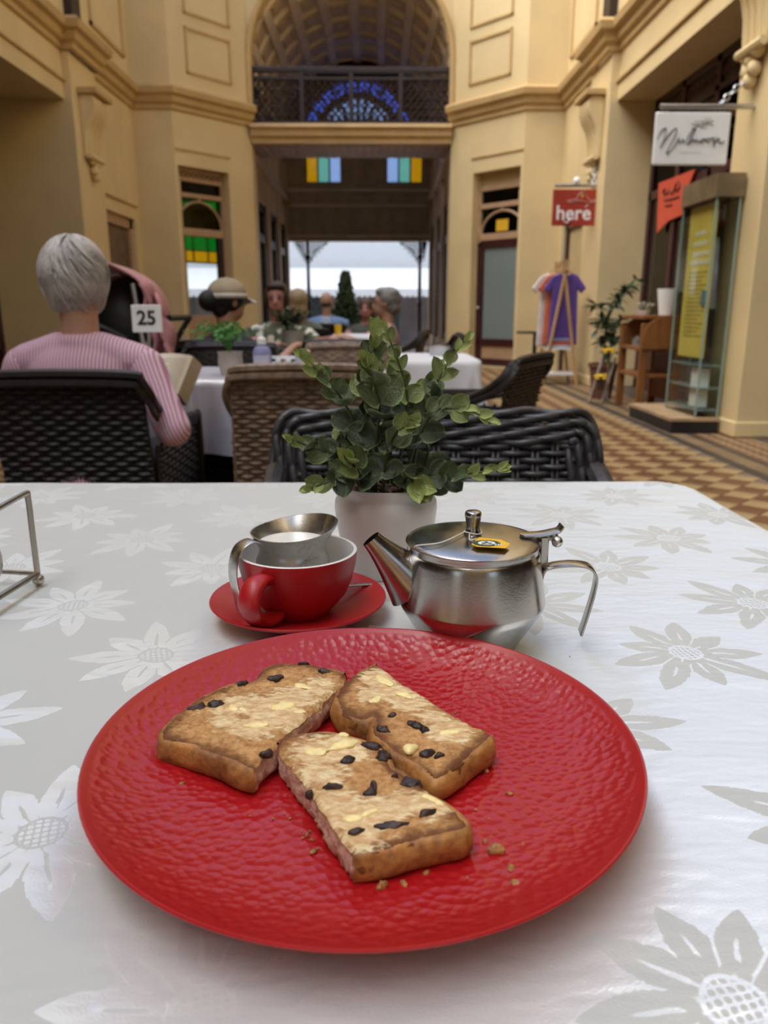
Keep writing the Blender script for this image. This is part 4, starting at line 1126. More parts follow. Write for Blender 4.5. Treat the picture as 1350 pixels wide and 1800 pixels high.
k.tube(smoothpath([kn + Vector((-.006, -.001, 0)), tpx(480, 225, .0004), tpx(345, 243, -.0012), tpx(338, 262, -.006)], 5), .00045, 5)
k.tube(smoothpath([kn + Vector((-.003, -.006, 0)), tpx(632, 212, .0012), tpx(668, 205, .0015)], 5), .00045, 5)
k.build('string', pmat('cotton_string', (.72, .68, .60), .8), tt)

# ------------------------------------------------------------------ wire stand at the left edge
M['wire'] = steel('tarnished_wire', (.42, .39, .34), .32)
fw = at_z(66, 1008, TZ + .012); ft = at_y(48, 866, fw.y + .008)
WS = thing('wire_napkin_stand', 'bent wire stand at the left edge of the near table', 'stand', (fw.x - .1, fw.y - .03, TZ))
f2 = at_z(-60, 1085, TZ + .012); t2 = at_y(-70, 930, f2.y + .012)
b2 = at_z(-160, 997, TZ + .012)
k = MB(); k.tube(smoothpath([fw, fw.lerp(ft, .5), fw.lerp(ft, .93), ft + (t2 - ft) * .05, t2.lerp(ft, .5), t2], 5), .0027, 8); k.tube([t2, f2], .0027, 8); k.build('frame_hoop', M['wire'], WS)
k = MB(); k.tube([fw, f2], .0027, 8); k.tube([fw, b2], .0022, 8); k.tube([f2, f2 + (b2 - fw)], .0018, 8); k.tube([b2, f2 + (b2 - fw)], .002, 8); k.build('base_wire', M['wire'], WS)
cc_ = at_y(-62, 975, fw.y - .02)
k = MB(); k.ring(cc_, .032, .0018, 28, 6, up=(.15, 1, .15)); k.tube([cc_ + Vector((0, 0, -.031)), Vector((cc_.x, cc_.y, TZ + .012))], .0016, 6); k.build('wire_ring', M['wire'], WS)
for p in (fw, f2, b2, f2 + (b2 - fw)):
    k = MB(); k.ell((p.x, p.y, TZ + .0062), .0052, 12, 8); k.build('ball_foot', M['wire'], WS)

# ------------------------------------------------------------------ potted eucalyptus
GP = Vector((.009, .682, TZ + .0012))
plant = thing('potted_eucalyptus', 'small artificial eucalyptus in a white pot in the middle of the near table', 'potted plant', GP)
q = NT('white_pot_glaze'); q.set(col=q.mix(q.noise(q.coord(), 8, 3), (.60, .56, .53), (.66, .62, .59)), rough=.34, spec=.5); M['potw'] = q.m
k = MB(); pp = [(0, 0), (.035, 0), (.0365, .0012), (.0405, .020), (.0448, .045), (.0468, .060), (.0462, .067), (.0440, .0715), (.0432, .0745), (.0448, .0790), (.0462, .0822), (.0460, .0832), (.0448, .0832), (.0432, .079), (.0418, .0745), (.0425, .070), (.043, .062), (.040, .06), (0, .06)]
k.lathe(pp, 72, GP); k.build('pot', M['potw'], plant, angle=50)
k = MB(); k.lathe([(0, .0725), (.03, .0725), (.0428, .072)], 40, GP); soil = k.build('soil', pmat('pot_soil', (.05, .028, .018), .9, var=.5, vscale=200, bump=.8, bscale=200), plant)
peb = MB(); peb.ell((0, 0, 0), (.0042, .0034, .0028), 8, 5); pebm = peb.mesh('pebble'); smooth_mesh(pebm)
M['peb'] = [pmat('pebble_brown', (.16, .08, .05), .7), pmat('pebble_dark', (.06, .035, .025), .7), pmat('pebble_tan', (.28, .18, .12), .7)]
for i in range(70):
    a = rnd.uniform(0, 6.283); r_ = .040 * math.sqrt(rnd.random())
    s_ = rnd.uniform(.6, 1.3)
    inst('pebble', pebm, rnd.choice(M['peb']), soil, GP + Vector((r_ * math.cos(a), r_ * math.sin(a), .0735 + rnd.uniform(0, .003))), (rnd.uniform(-.5, .5), rnd.uniform(-.5, .5), rnd.uniform(0, 3)), (s_, s_, s_))
# leaf: obovate, cupped, paler rim
def leaf_mesh(name, wide, cup):
    mb = MB(); nu, nv = 9, 7; E_ = []
    for j in range(nv):
        v = j / (nv - 1)
        w_ = wide * (math.sin(math.pi * v ** .85) ** .56) * (1 if v < .999 else 0) if 0 < v < 1 else 0.0
        for i in range(nu):
            u = i / (nu - 1) * 2 - 1
            x = u * w_ * .5; z = cup * (u * u) * w_ * .6 + .10 * math.sin(math.pi * v) * 0 + .12 * (v - .5) ** 2 - .01 * (1 - abs(u)) * (v < .95)
            mb.v.append(Vector((x, v, z))); E_.append(1. if abs(u) > .97 or v > .97 else (.35 if abs(u) > .7 or v > .85 else (.5 if abs(u) < .01 else 0)))
    for j in range(nv - 1):
        for i in range(nu - 1): a = j * nu + i; mb.f.append((a, a + 1, a + nu + 1, a + nu))
    me = mb.mesh(name); at = me.attributes.new('rim', 'FLOAT', 'POINT'); at.data.foreach_set('value', E_); smooth_mesh(me, 180); return me
leafA = leaf_mesh('leaf_round', .92, .35); leafB = leaf_mesh('leaf_oval', .62, .45); leafC = leaf_mesh('leaf_narrow', .42, .5)
def leaf_mat(name, c):
    q = NT(name); e = q.attr('rim'); n_ = q.noise(q.coord(), 14, 3)
    q.set(col=q.mix((e * 1.0).step(.2, 1.05), q.mix(n_, shade(c, .75), shade(c, 1.2)), shade(tuple(x * .6 + y * .4 for x, y in zip(c, (.36, .46, .20))), 1.15)), rough=.42, spec=.5, normal=q.bump(n_ + e * .6, .35, .03)); return q.m
LM = [leaf_mat('leaf_deep_green', (.055, .075, .042)), leaf_mat('leaf_mid_green', (.105, .135, .058)), leaf_mat('leaf_olive_green', (.20, .24, .080)), leaf_mat('leaf_young_green', (.36, .42, .135))]
M['stem'] = pmat('stem_green', (.05, .065, .02), .5)
def place_leaf(p, d, nrm, size, age, parent):
    d = d.normalized(); x = d.cross(nrm)
    if x.length < 1e-4: x = d.orthogonal()
    x.normalize(); z = x.cross(d).normalized()
    me = leafA if age < 2.6 and rnd.random() < .85 else (leafB if age < 3.4 or rnd.random() < .6 else leafC)
    o = bpy.data.objects.new('leaf', me); COL.objects.link(o); o.parent = parent
    mat_ = LM[max(0, min(3, int(age + rnd.uniform(-.2, .6))))]
    if not me.materials: me.materials.append(LM[0])
    o.material_slots[0].link = 'OBJECT'; o.material_slots[0].material = mat_
    Mx = Matrix((x, d, z)).transposed().to_4x4(); Mx.translation = p - GP
    o.matrix_local = Mx @ Matrix.Scale(size, 4)
STEMS = [ # (pixel path, depth at base and tip, leaf pairs, base size, tip size)
    ([(655, 858), (650, 760), (648, 690), (655, 630), (660, 592)], .675, .66, 6, .030, .020),
    ([(660, 858), (662, 770), (668, 715), (658, 670), (648, 645)], .665, .640, 5, .034, .020),
    ([(690, 858), (712, 760), (715, 690), (698, 630), (678, 582)], .685, .690, 7, .026, .012),
    ([(720, 855), (738, 760), (760, 690), (790, 635), (818, 600)], .69, .70, 6, .030, .013),
    ([(640, 855), (632, 770), (600, 700), (565, 660), (538, 632)], .675, .655, 7, .026, .014),
    ([(640, 856), (612, 810), (580, 795), (545, 785), (512, 772)], .665, .640, 5, .026, .010),
    ([(645, 860), (625, 835), (600, 838), (570, 850), (545, 858)], .655, .625, 4, .028, .012),
    ([(705, 856), (730, 780), (765, 725), (815, 720), (862, 738)], .67, .65, 7, .028, .011),
    ([(715, 860), (745, 845), (785, 838), (830, 832), (876, 824)], .66, .635, 6, .026, .013),
    ([(680, 858), (690, 770), (705, 720), (740, 690), (765, 655)], .70, .715, 5, .028, .016),
    ([(672, 858), (680, 800), (700, 760), (715, 750)], .65, .635, 3, .028, .018),
    ([(665, 858), (640, 800), (622, 775), (610, 760)], .69, .70, 3, .028, .020),
    ([(735, 858), (752, 800), (745, 760), (735, 735)], .70, .71, 3, .028, .020),
    ([(650, 858), (630, 830), (618, 815)], .65, .63, 2, .030, .026),
    ([(700, 860), (715, 840), (728, 850)], .65, .635, 2, .026, .024),
    ([(690, 858), (675, 740), (680, 690), (690, 650)], .71, .73, 5, .030, .018)]
for pp_, d0, d1, nl, s0_, s1_ in STEMS:
    n = len(pp_); P3 = [at_y(a, b, d0 + (d1 - d0) * i / (n - 1)) for i, (a, b) in enumerate(pp_)]
    P3[0] = Vector((min(max(P3[0].x, GP.x - .03), GP.x + .03), min(max(d0, GP.y - .025), GP.y + .025), GP.z + .072))
    cv = smoothpath(P3, 8); m = len(cv)
    k = MB(); k.tube(cv, [.0019 - .0012 * i / (m - 1) for i in range(m)], 6); st_ = k.build('stem', M['stem'], plant)
    ph = rnd.uniform(0, 3.14)
    t0 = .22 if len(pp_) > 3 else .4
    for i in range(nl * 1 + 1):
        t = t0 + (1 - t0) * i / nl; idx = min(m - 2, int(t * (m - 1))); p = cv[idx]; tg = (cv[idx + 1] - cv[idx]).normalized()
        ph += R(90) + rnd.uniform(-.4, .4)
        ax = tg.orthogonal().normalized(); bx = tg.cross(ax)
        size = s0_ + (s1_ - s0_) * (i / nl); age = 3.5 * (i / nl) ** 1.15 + (.8 if rnd.random() < .22 else 0)
        for sgn in (0, math.pi):
            out = ax * math.cos(ph + sgn) + bx * math.sin(ph + sgn)
            d = out * (.95 - .5 * (i / nl)) + tg * (.35 + .7 * (i / nl)) + Vector((0, -.15, .1))
            nrm = tg * .35 - out * .15 + Vector((rnd.uniform(-.4, .4), -1.25, .5 + rnd.uniform(-.3, .3)))
            place_leaf(p, d, nrm, size * rnd.uniform(.78, 1.08), age, st_)
    place_leaf(cv[-1], (cv[-1] - cv[-3]), Vector((0, -.8, .5)), s1_ * .9, 3.2, st_)
# ------------------------------------------------------------------ wicker chairs
def weave(mb, fn, W, H, row, stake, amp, r, seg=3, rows=True, stakes=True, v0=0.):
    nr = int(H / row)
    if rows:
        for j in range(nr):
            v = v0 + (j + .5) * row; pts = []; n = max(4, int(W / stake * seg))
            for i in range(n + 1):
                u = W * i / n; p, nn = fn(u, v); pts.append(p + nn * (amp * math.cos(math.pi * u / stake + math.pi * j)))
            mb.tube(pts, r, 5, flat=.8, caps=False)
    if stakes:
        for i in range(int(W / stake) + 1):
            u = min(W, i * stake); mb.tube([fn(u, v0 + H * t / 4)[0] for t in range(5)], r * .8, 4, caps=False)
def wick(name, c, rough=.42): return pmat(name, c, rough, var=.35, vscale=30, bump=.3, bscale=120, bdist=.002)
M['w_char'] = wick('charcoal_rattan', (.045, .043, .046), .34)
M['w_black'] = wick('black_rattan', (.017, .013, .012), .45)
M['w_tan'] = wick('taupe_rattan', (.22, .155, .105), .5)
M['w_seat'] = pmat('seat_pad', (.06, .05, .045), .8)
HB = .30
def back_fn(u, v): # facing +y, leaning back
    z = .06 + v; y = -.20 - .10 * max(0, (z - .35)) / .45
    return Vector((-HB + .02 + u, y, z)), Vector((0, -1, -.2)).normalized()
def side_fn(sg):
    def fn(u, v): return Vector((sg * (HB - .01), -.22 + u, .06 + v)), Vector((sg, 0, 0))
    return fn
def front_fn(u, v): return Vector((-HB + .02 + u, .27, .06 + v)), Vector((0, 1, 0))
CH = {}
def chair_meshes():
    k = MB(); weave(k, back_fn, 2 * HB - .04, .742, .0150, .04, .0045, .0078); CH['woven_back'] = k.mesh('woven_back')
    for sg, nm in ((1, 'woven_side_a'), (-1, 'woven_side_b')):
        k = MB(); weave(k, side_fn(sg), .49, .55, .0160, .045, .004, .0082); CH[nm] = k.mesh(nm)
    k = MB(); weave(k, front_fn, 2 * HB - .04, .3, .0160, .045, .004, .0082); CH['woven_front'] = k.mesh('woven_front')
    k = MB(); k.box(-HB + .03, HB - .03, -.18, .26, .37, .44); CH['seat'] = k.mesh('seat')
    k = MB(); pts = [(-HB, .27, .06), (-HB, .27, .58), (-HB, .22, .63), (-HB, -.05, .65), (-HB, -.20, .70), (-HB, -.275, .75), (-HB + .02, -.302, .79), (-HB + .05, -.308, .805), (0, -.312, .81)]
    full = pts + [(-x, y, z) for x, y, z in pts[:-1]][::-1]
    for i in range(3): k.tube(smoothpath([Vector(p) + Vector((.006 * math.sin(i * 2.1), .016 * math.cos(i * 2.1), .014 * math.sin(i * 2.1))) for p in full], 5), .0125, 6)
    CH['braided_rim'] = k.mesh('braided_rim')
    k = MB(); k.box(-.02, .02, -.02, .02, 0, .08); CH['foot'] = k.mesh('foot')
    k = MB(); n_ = 6
    k.add([back_fn(u, v)[0] + Vector((0, dy, 0)) for dy in (0, .006) for v in (0, .29, .745) for u in (0, 2 * HB - .04)], [(0, 1, 3, 2), (2, 3, 5, 4), (6, 8, 9, 7), (8, 10, 11, 9), (0, 2, 8, 6), (2, 4, 10, 8), (1, 7, 9, 3), (3, 9, 11, 5), (4, 5, 11, 10), (0, 6, 7, 1)])
    for sg in (1, -1): k.box(*sorted((sg * (HB - .012), sg * (HB - .018))), -.22, .27, .06, .6)
    CH['liner'] = k.mesh('liner')
    for nm in CH: smooth_mesh(CH[nm])
chair_meshes()
def wicker_chair(label, x, y, rot, mat, sx=.75, group='wicker chairs around the tables'):
    r_ = thing('wicker_chair', label, 'chair', (x, y, 0), group)
    for nm in ('woven_back', 'woven_side_a', 'woven_side_b', 'woven_front', 'seat', 'braided_rim', 'liner'):
        o = inst(nm.replace('_a', '').replace('_b', '') if 'side' in nm else nm, CH[nm], M['w_seat'] if nm == 'seat' else mat, r_, (x, y, 0))
        if nm.startswith('woven'): o['kind'] = 'stuff'
    for a in (-1, 1):
        for b in (-.2, .25): inst('foot', CH['foot'], mat, r_, (x + a * (HB - .03), y + b, 0))
    r_.rotation_euler = (0, 0, R(rot)); r_.scale = (sx, 1, 1)
    return r_
# the charcoal chair right behind the near table, every strand of its back a piece
nc = thing('wicker_chair', 'charcoal wicker chair facing the near table, behind the eucalyptus', 'chair', (.11, 1.12, 0), 'wicker chairs around the tables')
CX, CY = .111, 1.12
def nb_y(z): return 1.325 + .085 * max(0, z - .35) / .45
ST = .0365; NW = 14; X0 = CX - ST * NW / 2
for ph in (0, 1):
    k = MB(); pts = []
    for i in range(NW * 4 + 1):
        u = i / 4 * ST; pts.append((X0 - CX + u, -.0062 * math.cos(math.pi * u / ST + math.pi * ph), 0))
    k.tube(pts, .0062, 8, flat=.9, up=(0, 0, 1)); me = k.mesh('rattan_strand'); smooth_mesh(me, 180); CH['strand%d' % ph] = me
bk = link('backrest', None, None, nc); bk.location = (0, 0, 0)
j = 0; z = .10
while z < .752:
    inst('rattan_strand', CH['strand%d' % (j % 2)], M['w_char'], bk, (CX, nb_y(z), z)); z += .01235; j += 1
for i in range(NW + 1):
    for d in (-.0045, .0045):
        x = X0 + i * ST + d; k = MB(); k.tube([(x, nb_y(zz), zz) for zz in (.06, .35, .5, .65, .78)], .0042, 6); k.build('rattan_stake', M['w_char'], bk, angle=180)
hw = .302; ht = .808; rc = .055
def border(i, n=5):
    pts = []; N = 150; lo = .3
    total = 2 * (ht - rc - lo) + 2 * (hw - rc) + math.pi * rc
    for q in range(N + 1):
        s_ = total * q / N; c = .003 + .0076 * i + .0030 * math.sin(s_ * 58 + i * 2.4); dy = .006 * math.cos(s_ * 58 + i * 2.4)
        a = ht - rc - lo
        if s_ < a: p = Vector((-hw, 0, lo + s_)); nn = Vector((1, 0, 0))
        elif s_ < a + math.pi * rc / 2: t = (s_ - a) / rc; p = Vector((-hw + rc - rc * math.cos(t), 0, ht - rc + rc * math.sin(t))); nn = Vector((math.cos(t), 0, -math.sin(t)))
        elif s_ < a + math.pi * rc / 2 + 2 * (hw - rc): p = Vector((-hw + rc + s_ - a - math.pi * rc / 2, 0, ht)); nn = Vector((0, 0, -1))
        elif s_ < a + math.pi * rc + 2 * (hw - rc): t = (s_ - a - math.pi * rc / 2 - 2 * (hw - rc)) / rc; p = Vector((hw - rc + rc * math.sin(t), 0, ht - rc + rc * math.cos(t))); nn = Vector((-math.sin(t), 0, -math.cos(t)))
        else: p = Vector((hw, 0, ht - rc - (s_ - a - math.pi * rc - 2 * (hw - rc)))); nn = Vector((-1, 0, 0))
        p = p + nn * c; pts.append((CX + p.x, nb_y(p.z) + dy - .004, p.z))
    return pts
k = MB(); k.box(X0 - .02, X0 + NW * ST + .02, -.004, .0, 0, .40, Matrix.Translation((0, 1.352, .38)) @ Matrix.Rotation(R(-10.7), 4, 'X')); k.build('liner', M['w_black'], nc, smooth=False)
for i in range(8):
    k = MB(); k.tube(border(i), .0068, 8); k.build('border_strand', M['w_char'], bk, angle=180)
for sg in (-1, 1):
    k = MB(); weave(k, lambda u, v: (Vector((CX + sg * (hw - .012), 1.34 - u, .06 + v)), Vector((sg, 0, 0))), .46, .55, .0155, .04, .0045, .006); k.build('woven_side', M['w_char'], nc, kind='stuff')
    k = MB(); k.tube(smoothpath([(CX + sg * hw * .97, 1.38, .70), (CX + sg * hw * .97, 1.2, .65), (CX + sg * hw * .97, .95, .635), (CX + sg * hw * .97, .89, .58), (CX + sg * hw * .97, .885, .05)], 5), .02, 8); k.build('arm_rim', M['w_char'], nc)
    for y in (.91, 1.31): k = MB(); k.box(CX + sg * .26 - .02, CX + sg * .26 + .02, y - .02, y + .02, 0, .09); k.build('foot', M['w_char'], nc, smooth=False)
k = MB(); k.box(CX - hw + .03, CX + hw - .03, .90, 1.30, .36, .43); k.build('seat', M['w_seat'], nc, smooth=False, bevel=.015)

wicker_chair('black wicker chair holding the grey-haired reader in pink', -.845, 2.405, 0, M['w_black'], .76)
wicker_chair('taupe wicker chair backing onto the near table, left of the eucalyptus', -.235, 2.64, 2, M['w_tan'], .76)
wicker_chair('taupe wicker chair on the far side of the table with the sanitiser bottle', -.12, 3.62, 180, M['w_tan'], .78)
wicker_chair('black wicker chair on the far side of the table, behind the number sign', -.72, 3.62, 180, M['w_black'], .8)
wicker_chair('black wicker chair seen edge-on at the right end of the sanitiser table', .31, 3.02, 62, M['w_black'], .78)
wicker_chair('black wicker chair under the person in the beige cap', -.86, 4.62, 0, M['w_black'], .8)
wicker_chair('empty black wicker chair in front of the woman in the floral top', -.17, 4.58, 0, M['w_black'], .8)
wicker_chair('black wicker chair turned left, behind the eucalyptus tip, near the white draped table', .27, 5.45, 90, M['w_black'], .9)
wicker_chair('black wicker chair under the curly grey-haired person in profile', .10, 6.5, 80, M['w_black'], .85)

# ------------------------------------------------------------------ second table and what stands on it
M['lav_cloth'] = damask('lavender_vinyl_cloth', (.50, .50, .58), tilt=.12, rough=.3)
T2 = (-1.15, .03, 2.74, 3.36)
wood_table('cafe_table', 'cafe table with the number sign and sanitiser, under a lavender-white cloth', T2[0] + .006, T2[1] - .006, T2[2] + .006, T2[3] - .006, TZ, M['table_wood'], 'cafe tables')
tag(cloth_mesh(*T2, TZ, .27, .018, wave=.03, seed=5).build('tablecloth', M['lav_cloth'], angle=180), 'lavender-white cloth draped over the table with the number sign', 'tablecloth')
T3 = (-1.0, -.02, 4.93, 5.42)
wood_table('cafe_table', 'dark cafe table in front of the woman in the floral top', *T3, TZ, M['w_black'], 'cafe tables')
T4 = (-.42, .10, 7.5, 8.2)
wood_table('cafe_table', 'far cafe table under a plain white cloth, near the small conifer', *T4, TZ, M['table_wood'], 'cafe tables')
M['plain_cloth'] = pmat('plain_white_cloth', (.68, .69, .72), .6, var=.03)
tag(cloth_mesh(T4[0] - .006, T4[1] + .006, T4[2] - .006, T4[3] + .006, TZ, .2, .03, seed=3).build('tablecloth', M['plain_cloth'], angle=180), 'plain white cloth on the far table near the small conifer', 'tablecloth')
T5 = (.13, .50, 3.78, 4.45)
wood_table('cafe_table', 'small table under a white cloth, between the eucalyptus and the grey door', *T5, TZ, M['table_wood'], 'cafe tables')
tag(cloth_mesh(T5[0] - .006, T5[1] + .006, T5[2] - .006, T5[3] + .006, TZ, .35, .02, wave=.03, seed=9).build('tablecloth', M['plain_cloth'], angle=180), 'white cloth hanging off the small table behind the eucalyptus', 'tablecloth')
RX = Matrix.Rotation(R(90), 4, 'X')
# number sign
p = at_y(258, 560, 2.98); ns = thing('table_number', 'white square table number sign reading 25 on a thin stand', 'table number', (p.x, 2.98, TZ))
k = MB(); k.box(p.x - .056, p.x + .056, 2.977, 2.983, p.z - .05, p.z + .05); k.build('number_card', M['white'], ns, smooth=False, bevel=.003)
text_mesh('25', .072, Matrix.Translation((p.x, 2.9765, p.z)) @ RX, offset=.0018).build('numerals', M['black'], ns, smooth=False)
k = MB(); k.tube([(p.x, 2.985, TZ + .008), (p.x, 2.985, p.z - .045)], .006, 8); k.build('stem', M['steel'], ns)
k = MB(); k.lathe([(0, .0), (.04, 0), (.04, .008), (.0, .012)], 24, (p.x, 2.985, TZ + .001)); k.build('base', M['steel'], ns)
# little fern
p = at_y(406, 655, 2.92); fe = thing('potted_fern', 'small bright green fern in a beige pot on the sanitiser table', 'potted plant', (p.x, 2.92, TZ + .001))
k = MB(); k.lathe([(0, 0), (.036, 0), (.046, .045), (.043, .075), (.047, .085), (.043, .085), (.040, .075), (0, .07)], 28, (p.x, 2.92, TZ + .001)); k.build('pot', pmat('beige_pot', (.46, .40, .35), .5), fe)
M['fern'] = pmat('fern_green', (.10, .30, .06), .5, vscale=60)
for i in range(26):
    a = rnd.uniform(0, 6.283); ln = rnd.uniform(.07, .13); c0 = Vector((p.x, 2.92, TZ + .08)); d = Vector((math.cos(a) - .35, math.sin(a) * .7, 0))
    pts = [c0 + d * (ln * t) * .9 + Vector((0, 0, .11 * math.sin(t * 2.3) * rnd.uniform(.7, 1))) for t in [q / 7 for q in range(8)]]
    k = MB(); k.tube(pts, .0012, 4)
    for q in range(1, 8):
        tg = (pts[q] - pts[q - 1]).normalized(); sd_ = tg.cross(Vector((0, 0, 1))).normalized(); L = .022 * (1 - .08 * q)
        for sg in (1, -1): k.add([pts[q], pts[q] + sd_ * sg * L * .6 + tg * .004 + Vector((0, 0, .003)), pts[q] + sd_ * sg * L + tg * .014, pts[q] + tg * .010], [(0, 1, 2, 3)])
    k.build('frond', M['fern'], fe, smooth=False)
# sanitiser
p = at_y(462, 655, 2.90); sa = thing('sanitiser_bottle', 'clear lavender hand sanitiser bottle with a white pump', 'bottle', (p.x, 2.9, TZ + .001))
k = MB(); k.lathe([(0, 0), (.032, 0), (.034, .004), (.034, .085), (.028, .1), (.013, .108), (.013, .115), (0, .115)], 28, (p.x, 2.9, TZ + .001)); k.build('bottle_body', pmat('lavender_gel', (.38, .40, .66), .15, var=.05, trans=.35, ior=1.35), sa)
k = MB(); k.lathe([(0, .112), (.017, .112), (.017, .132), (.008, .14), (.006, .165), (.011, .168), (.011, .178), (0, .18)], 20, (p.x, 2.9, TZ + .001)); k.tube([(p.x, 2.9, TZ + .174), (p.x - .02, 2.9, TZ + .177), (p.x - .034, 2.9, TZ + .170)], .0055, 8); k.build('pump', M['white'], sa)
k = MB(); k.grid(lambda u, v: (p.x + .0345 * math.cos(-2.6 + 2 * u), 2.9 + .0345 * math.sin(-2.6 + 2 * u), TZ + .02 + .055 * v), 12, 2); k.build('bottle_label', pmat('label_paper', (.55, .55, .68), .5), sa)
# wire caddy with sachets and a tin cup
p = at_y(500, 652, 3.0); ca = thing('wire_caddy', 'small chrome wire caddy of sachets beside the sanitiser bottle', 'caddy', (p.x, 3.0, TZ + .001))
k = MB()
for z in (.006, .06): k.tube([(p.x - .06, 2.95, TZ + z), (p.x + .06, 2.95, TZ + z), (p.x + .06, 3.05, TZ + z), (p.x - .06, 3.05, TZ + z)], .003, 6, closed=True)
for a in (-.06, 0, .06):
    for b in (2.95, 3.05): k.tube([(p.x + a, b, TZ + .003), (p.x + a, b, TZ + .06)], .0025, 6)
k.build('wire_frame', M['steel'], ca)
for i in range(5):
    k = MB(); k.box(p.x - .05 + i * .02, p.x - .036 + i * .02, 2.965, 3.035, TZ + .007, TZ + .04 + .012 * (i % 2)); k.build('sachet', M['white'], ca, smooth=False)
p = at_y(533, 655, 2.93); tc = thing('sugar_cup', 'pale cup of orange and white sugar sticks beside the wire caddy', 'cup', (p.x, 2.93, TZ + .001))
k = MB(); k.lathe([(0, 0), (.026, 0), (.030, .07), (.027, .07), (.024, .004), (0, .004)], 24, (p.x, 2.93, TZ + .001)); k.build('cup_body', pmat('pale_tin', (.52, .58, .60), .3), tc)
for i in range(9):
    k = MB(); a = i * .7; k.box(-.004, .004, -.0012, .0012, 0, .085, Matrix.Translation((p.x + .014 * math.cos(a), 2.93 + .014 * math.sin(a), TZ + .008)) @ Euler((.12 * math.sin(a), .15 * math.cos(a), a)).to_matrix().to_4x4())
    k.build('sugar_stick', pmat('orange_paper', (.65, .22, .05), .6) if i == 0 else (bpy.data.materials['orange_paper'] if i % 2 else M['white']), tc, smooth=False)
# pot plant on the dark table
def bushy(name, label, c, pot_r, pot_h, potmat, leafmat, n, spread, height, lsize, seed, cat='potted plant', droop=0.):
    rr = random.Random(seed); r_ = thing(name, label, cat, c); c = Vector(c)
    k = MB(); k.lathe([(0, 0), (pot_r * .72, 0), (pot_r * .95, pot_h * .8), (pot_r, pot_h), (pot_r * .9, pot_h), (pot_r * .85, pot_h * .85), (0, pot_h * .85)], 28, c); k.build('pot', potmat, r_)
    for i in range(n):
        a = rr.uniform(0, 6.283); q = math.sqrt(rr.random()); top = c + Vector((math.cos(a) * spread * q, math.sin(a) * spread * q, pot_h + height * rr.uniform(.45, 1) * (1 - .3 * q)))
        b0 = c + Vector((math.cos(a) * pot_r * .4, math.sin(a) * pot_r * .4, pot_h * .86))
        cv = smoothpath([b0, b0.lerp(top, .5) + Vector((0, 0, height * .12)), top], 4)
        k = MB(); k.tube(cv, height * .012, 4); s_ = k.build('stem', M['stem'], r_)
        k = MB()
        for p in cv[3:]:
            for h in range(3):
                b = rr.uniform(0, 6.283); d = Vector((math.cos(b), math.sin(b), rr.uniform(-.2, .6) - droop)).normalized(); sd_ = d.cross(Vector((0, 0, 1))).normalized()
                k.add([p, p + d * lsize * .5 + sd_ * lsize * .22, p + d * lsize, p + d * lsize * .5 - sd_ * lsize * .22], [(0, 1, 2, 3)])
        k.build('foliage', leafmat, s_, smooth=False, kind='stuff')
    return r_
M['lf_dark'] = pmat('dark_foliage', (.025, .05, .018), .5, vscale=30); M['lf_mid'] = pmat('green_foliage', (.06, .10, .035), .5, vscale=30)
p = at_y(515, 612, 5.02)
bushy('potted_plant', 'green pot plant in a small pale pot on the dark table', (p.x, 5.02, TZ + .001), .075, .11, pmat('grey_white_pot', (.50, .47, .44), .6), M['lf_mid'], 22, .12, .17, .05, 3)
for a, b, w_, d_, nm in ((-.33, 5.1, .16, .10, 'white'), (-.12, 5.2, .06, .06, 'white')):
    k = MB(); k.box(a - w_ / 2, a + w_ / 2, b - d_ / 2, b + d_ / 2, TZ, TZ + .012); tag(k.build('menu_card' if w_ > .1 else 'napkin', M[nm], smooth=False), 'white menu lying on the dark table by the outstretched hand' if w_ > .1 else 'small folded white napkin on the dark table', 'menu' if w_ > .1 else 'napkin')
p = at_y(597, 575, 8.0)
k = MB(); k.lathe([(0, 0), (.03, 0), (.035, .09), (.03, .1), (0, .1)], 16); o = k.build('juice_bottle', pmat('yellow_juice', (.75, .45, .02), .3)); o.location = (-.36, 7.62, TZ + .001); tag(o, 'small yellow bottle at the left end of the far white table', 'bottle')
k = MB(); k.lathe([(0, 0), (.05, 0), (.06, .05), (.055, .05), (.045, .005), (0, .005)], 20); o = k.build('steel_bowl', M['steel']); o.location = (.34, 4.2, TZ + .001); tag(o, 'shiny steel bowl on the small white-clothed table', 'bowl')

# conifer by the entrance
c = Vector((at_y(608, 560, 10.5).x, 10.5, 0)); con = thing('potted_conifer', 'dark little conifer in a tub standing near the street entrance', 'potted plant', c)
k = MB(); k.lathe([(0, 0), (.16, 0), (.2, .4), (.17, .4), (0, .36)], 24, c); k.build('tub', M['slate'], con)
k = MB(); k.tube([c + Vector((0, 0, .35)), c + Vector((0, 0, 1.4))], [.025, .008], 6); tr_ = k.build('trunk', M['stem'], con)
for i in range(19):
    z = .5 + i * .052; rr_ = .30 * (1 - i / 19) ** .9 + .012
    k = MB()
    for q in range(22):
        a = q * 6.283 / 22 + i; d = Vector((math.cos(a), math.sin(a), rnd.uniform(-.1, .35)))
        b0 = c + Vector((0, 0, z)); L = rr_ * rnd.uniform(.65, 1.1)
        k.tube([b0, b0 + d * L * .6, b0 + d * L + Vector((0, 0, .03))], [.012, .018, .004], 4)
        for h in range(4):
            b1 = b0 + d * L * (.4 + .15 * h); k.ell(b1 + Vector((rnd.uniform(-.03, .03), rnd.uniform(-.03, .03), rnd.uniform(-.02, .03))), .02, 5, 4)
    k.build('branch_tier', M['lf_dark'], con, kind='stuff')

